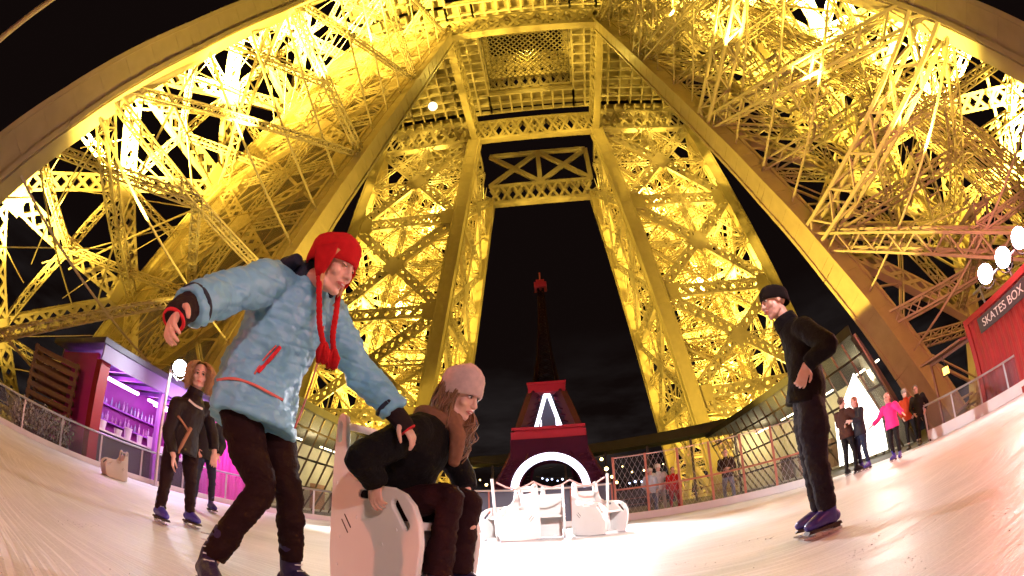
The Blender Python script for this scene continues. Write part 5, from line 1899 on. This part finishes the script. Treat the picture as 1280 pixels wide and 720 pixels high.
# ================= other people on and around the rink
def extra(label, az, d, face, h, jk, tr, hat_=None, hair=None, arms='down', skates=True, boot=None, w=1.0, step=.0, lean=0.0, name='person', ground=0.0, jw=1.0):
    J, k = auto_pose(azd(az, d, ground), face, h, .12, arms, lean, step)
    o = dict(jacket=jk, trousers=tr, voxel=.014, bvox=.012, s=k, hs=k * (1.0 if h > 1.5 else 1.12), cuff=.03, skates=skates, w=w, lips=False, jw=jw)
    if boot: o['boot'] = boot
    b_, M_, og = person(name, label, J, o)
    if hat_: beanie(b_, M_, o['hs'] * 1.06, hat_, .12, None, og, rib=False)
    else:
        mb = MB(); R3 = M_.to_3x3()
        mb.ball(M_ @ V((0, -.03 * k, .05 * k)), .098 * k, 14, 10, (.9, 1.0, .95), R3)
        if hair and hair[1]:
            mb.ball(M_ @ V((0, -.06 * k, -.05 * k)), .085 * k, 12, 8, (1.0, .6, 1.5), R3)
        fuse(mb, 'hair', hair[0], b_, .012, 2, folds(.01, 30, 2), origin=og)
    return b_


HB = mat('dark_brown_hair', (.06, .03, .02), .6, 0, .3, 30)
JEANS = cloth('blue_jeans', (.07, .1, .2), .8); DKJEAN = cloth('dark_blue_jeans', (.025, .03, .06), .8); BLKTR = cloth('black_trousers', (.015, .013, .015), .8)
extra('skater in dark blue jeans hidden behind the curly haired skater', -45.6, 7.4, 120, 1.74, cloth('black_parka', (.02, .02, .025), .7), DKJEAN, None, (HB, 0), 'pocket')
extra('man in dark brown coat embracing the woman in jeans in front of the white screen', 36.7, 10.8, 75, 1.83, cloth('brown_coat', (.06, .025, .02), .8), BLKTR, None, (HB, 0), 'hug', boot=cloth('black_boot', (.02, .02, .02), .5), jw=1.05)
extra('woman in black jacket and jeans hugged by the man in the brown coat', 38.5, 10.75, 270, 1.72, cloth('black_down_jacket', (.025, .022, .03), .6), DKJEAN, None, (mat('auburn_hair', (.25, .08, .04), .6, 0, .3, 30), 1), 'hug')
extra('young skater in a bright pink jacket with arms held out', 42.9, 10.0, 250, 1.44, cloth('hot_pink_jacket', (.8, .04, .25), .6), BLKTR, None, (mat('reddish_hair', (.22, .07, .04), .6, 0, .3, 30), 1), 'out', step=.1, jw=1.08)
extra('person in orange red jacket behind the rink edge, beside the pink jacket', 45.3, 13.2, 235, 1.66, cloth('orange_red_jacket', (.5, .06, .02), .7), BLKTR, knit('grey_knit', (.3, .25, .22)), None, 'pocket', False)
extra('person all in black standing beside the orange red jacket', 46.9, 13.0, 230, 1.6, cloth('black_anorak', (.015, .012, .012), .7), BLKTR, None, (HB, 0), 'pocket', False)
extra('onlooker in dark jacket and pale jeans standing behind the wire netting', 20.7, 14.6, 200, 1.76, cloth('dark_brown_jacket', (.035, .02, .02), .8), cloth('pale_jeans', (.2, .24, .36), .8), None, (HB, 0), 'front', False)
extra('onlooker in pale blue jacket and white hat behind the netting', 10.9, 14.7, 160, 1.6, cloth('pale_blue_jacket', (.55, .65, .8), .7), JEANS, knit('white_knit', (.75, .7, .68)), None, 'pocket', False)
extra('onlooker in white jacket close behind the pale blue jacket at the netting', 12.0, 15.2, 200, 1.74, cloth('white_jacket', (.75, .75, .78), .7), cloth('light_trousers', (.5, .5, .55), .8), knit('white_bobble_knit', (.75, .72, .7)), None, 'pocket', False)
extra('onlooker all in red behind the netting beside the white jacket', 13.8, 15.0, 190, 1.55, cloth('red_coat', (.6, .02, .02), .7), cloth('red_trousers', (.45, .02, .02), .8), None, (HB, 1), 'down', False)
extra('onlooker in red jacket and white hat behind the seated woman', -11.9, 14.5, 170, 1.55, cloth('scarlet_jacket', (.6, .015, .02), .7), BLKTR, knit('white_cap_knit', (.75, .72, .7)), None, 'pocket', False)
# ------------------------------------------------------------------ spots added behind the camera as front light
slight('added_front_spot', (-7, -9, 6), (-3, 3, 0), (1, .24, .15), 1900, 100, .8, .3)
slight('added_front_spot', (8, -8, 6), (3, 3, 0), (1, .22, .16), 1200, 100, .8, .3)

slight('added_front_spot', (3, -9, 9), (-.2, 8.1, .4), (1, .95, .96), 12000, 17, .6, .3)  # narrow added beam that whitens the parked skating aids

slight('added_front_spot', (6, -8, 5), (-1, 1.7, 1.1), (1, .84, .82), 1500, 24, .7, .2)  # narrow added beam that lifts the two women

# ------------------------------------------------------------------ render
sc.view_settings.view_transform = 'Standard'
sc.view_settings.look = 'None'
sc.view_settings.gamma = 1
sc.view_settings.exposure = 0.5
sc.cycles.max_bounces = 5
sc.cycles.diffuse_bounces = 2
sc.cycles.glossy_bounces = 2
sc.cycles.transmission_bounces = 4
sc.cycles.transparent_max_bounces = 12
sc.cycles.caustics_reflective = False
sc.cycles.caustics_refractive = False
sc.cycles.sample_clamp_indirect = 4
sc.cycles.use_light_tree = True
try:
    sc.cycles.use_denoising = True
    sc.cycles.denoiser = 'OPENIMAGEDENOISE'
except Exception:
    pass
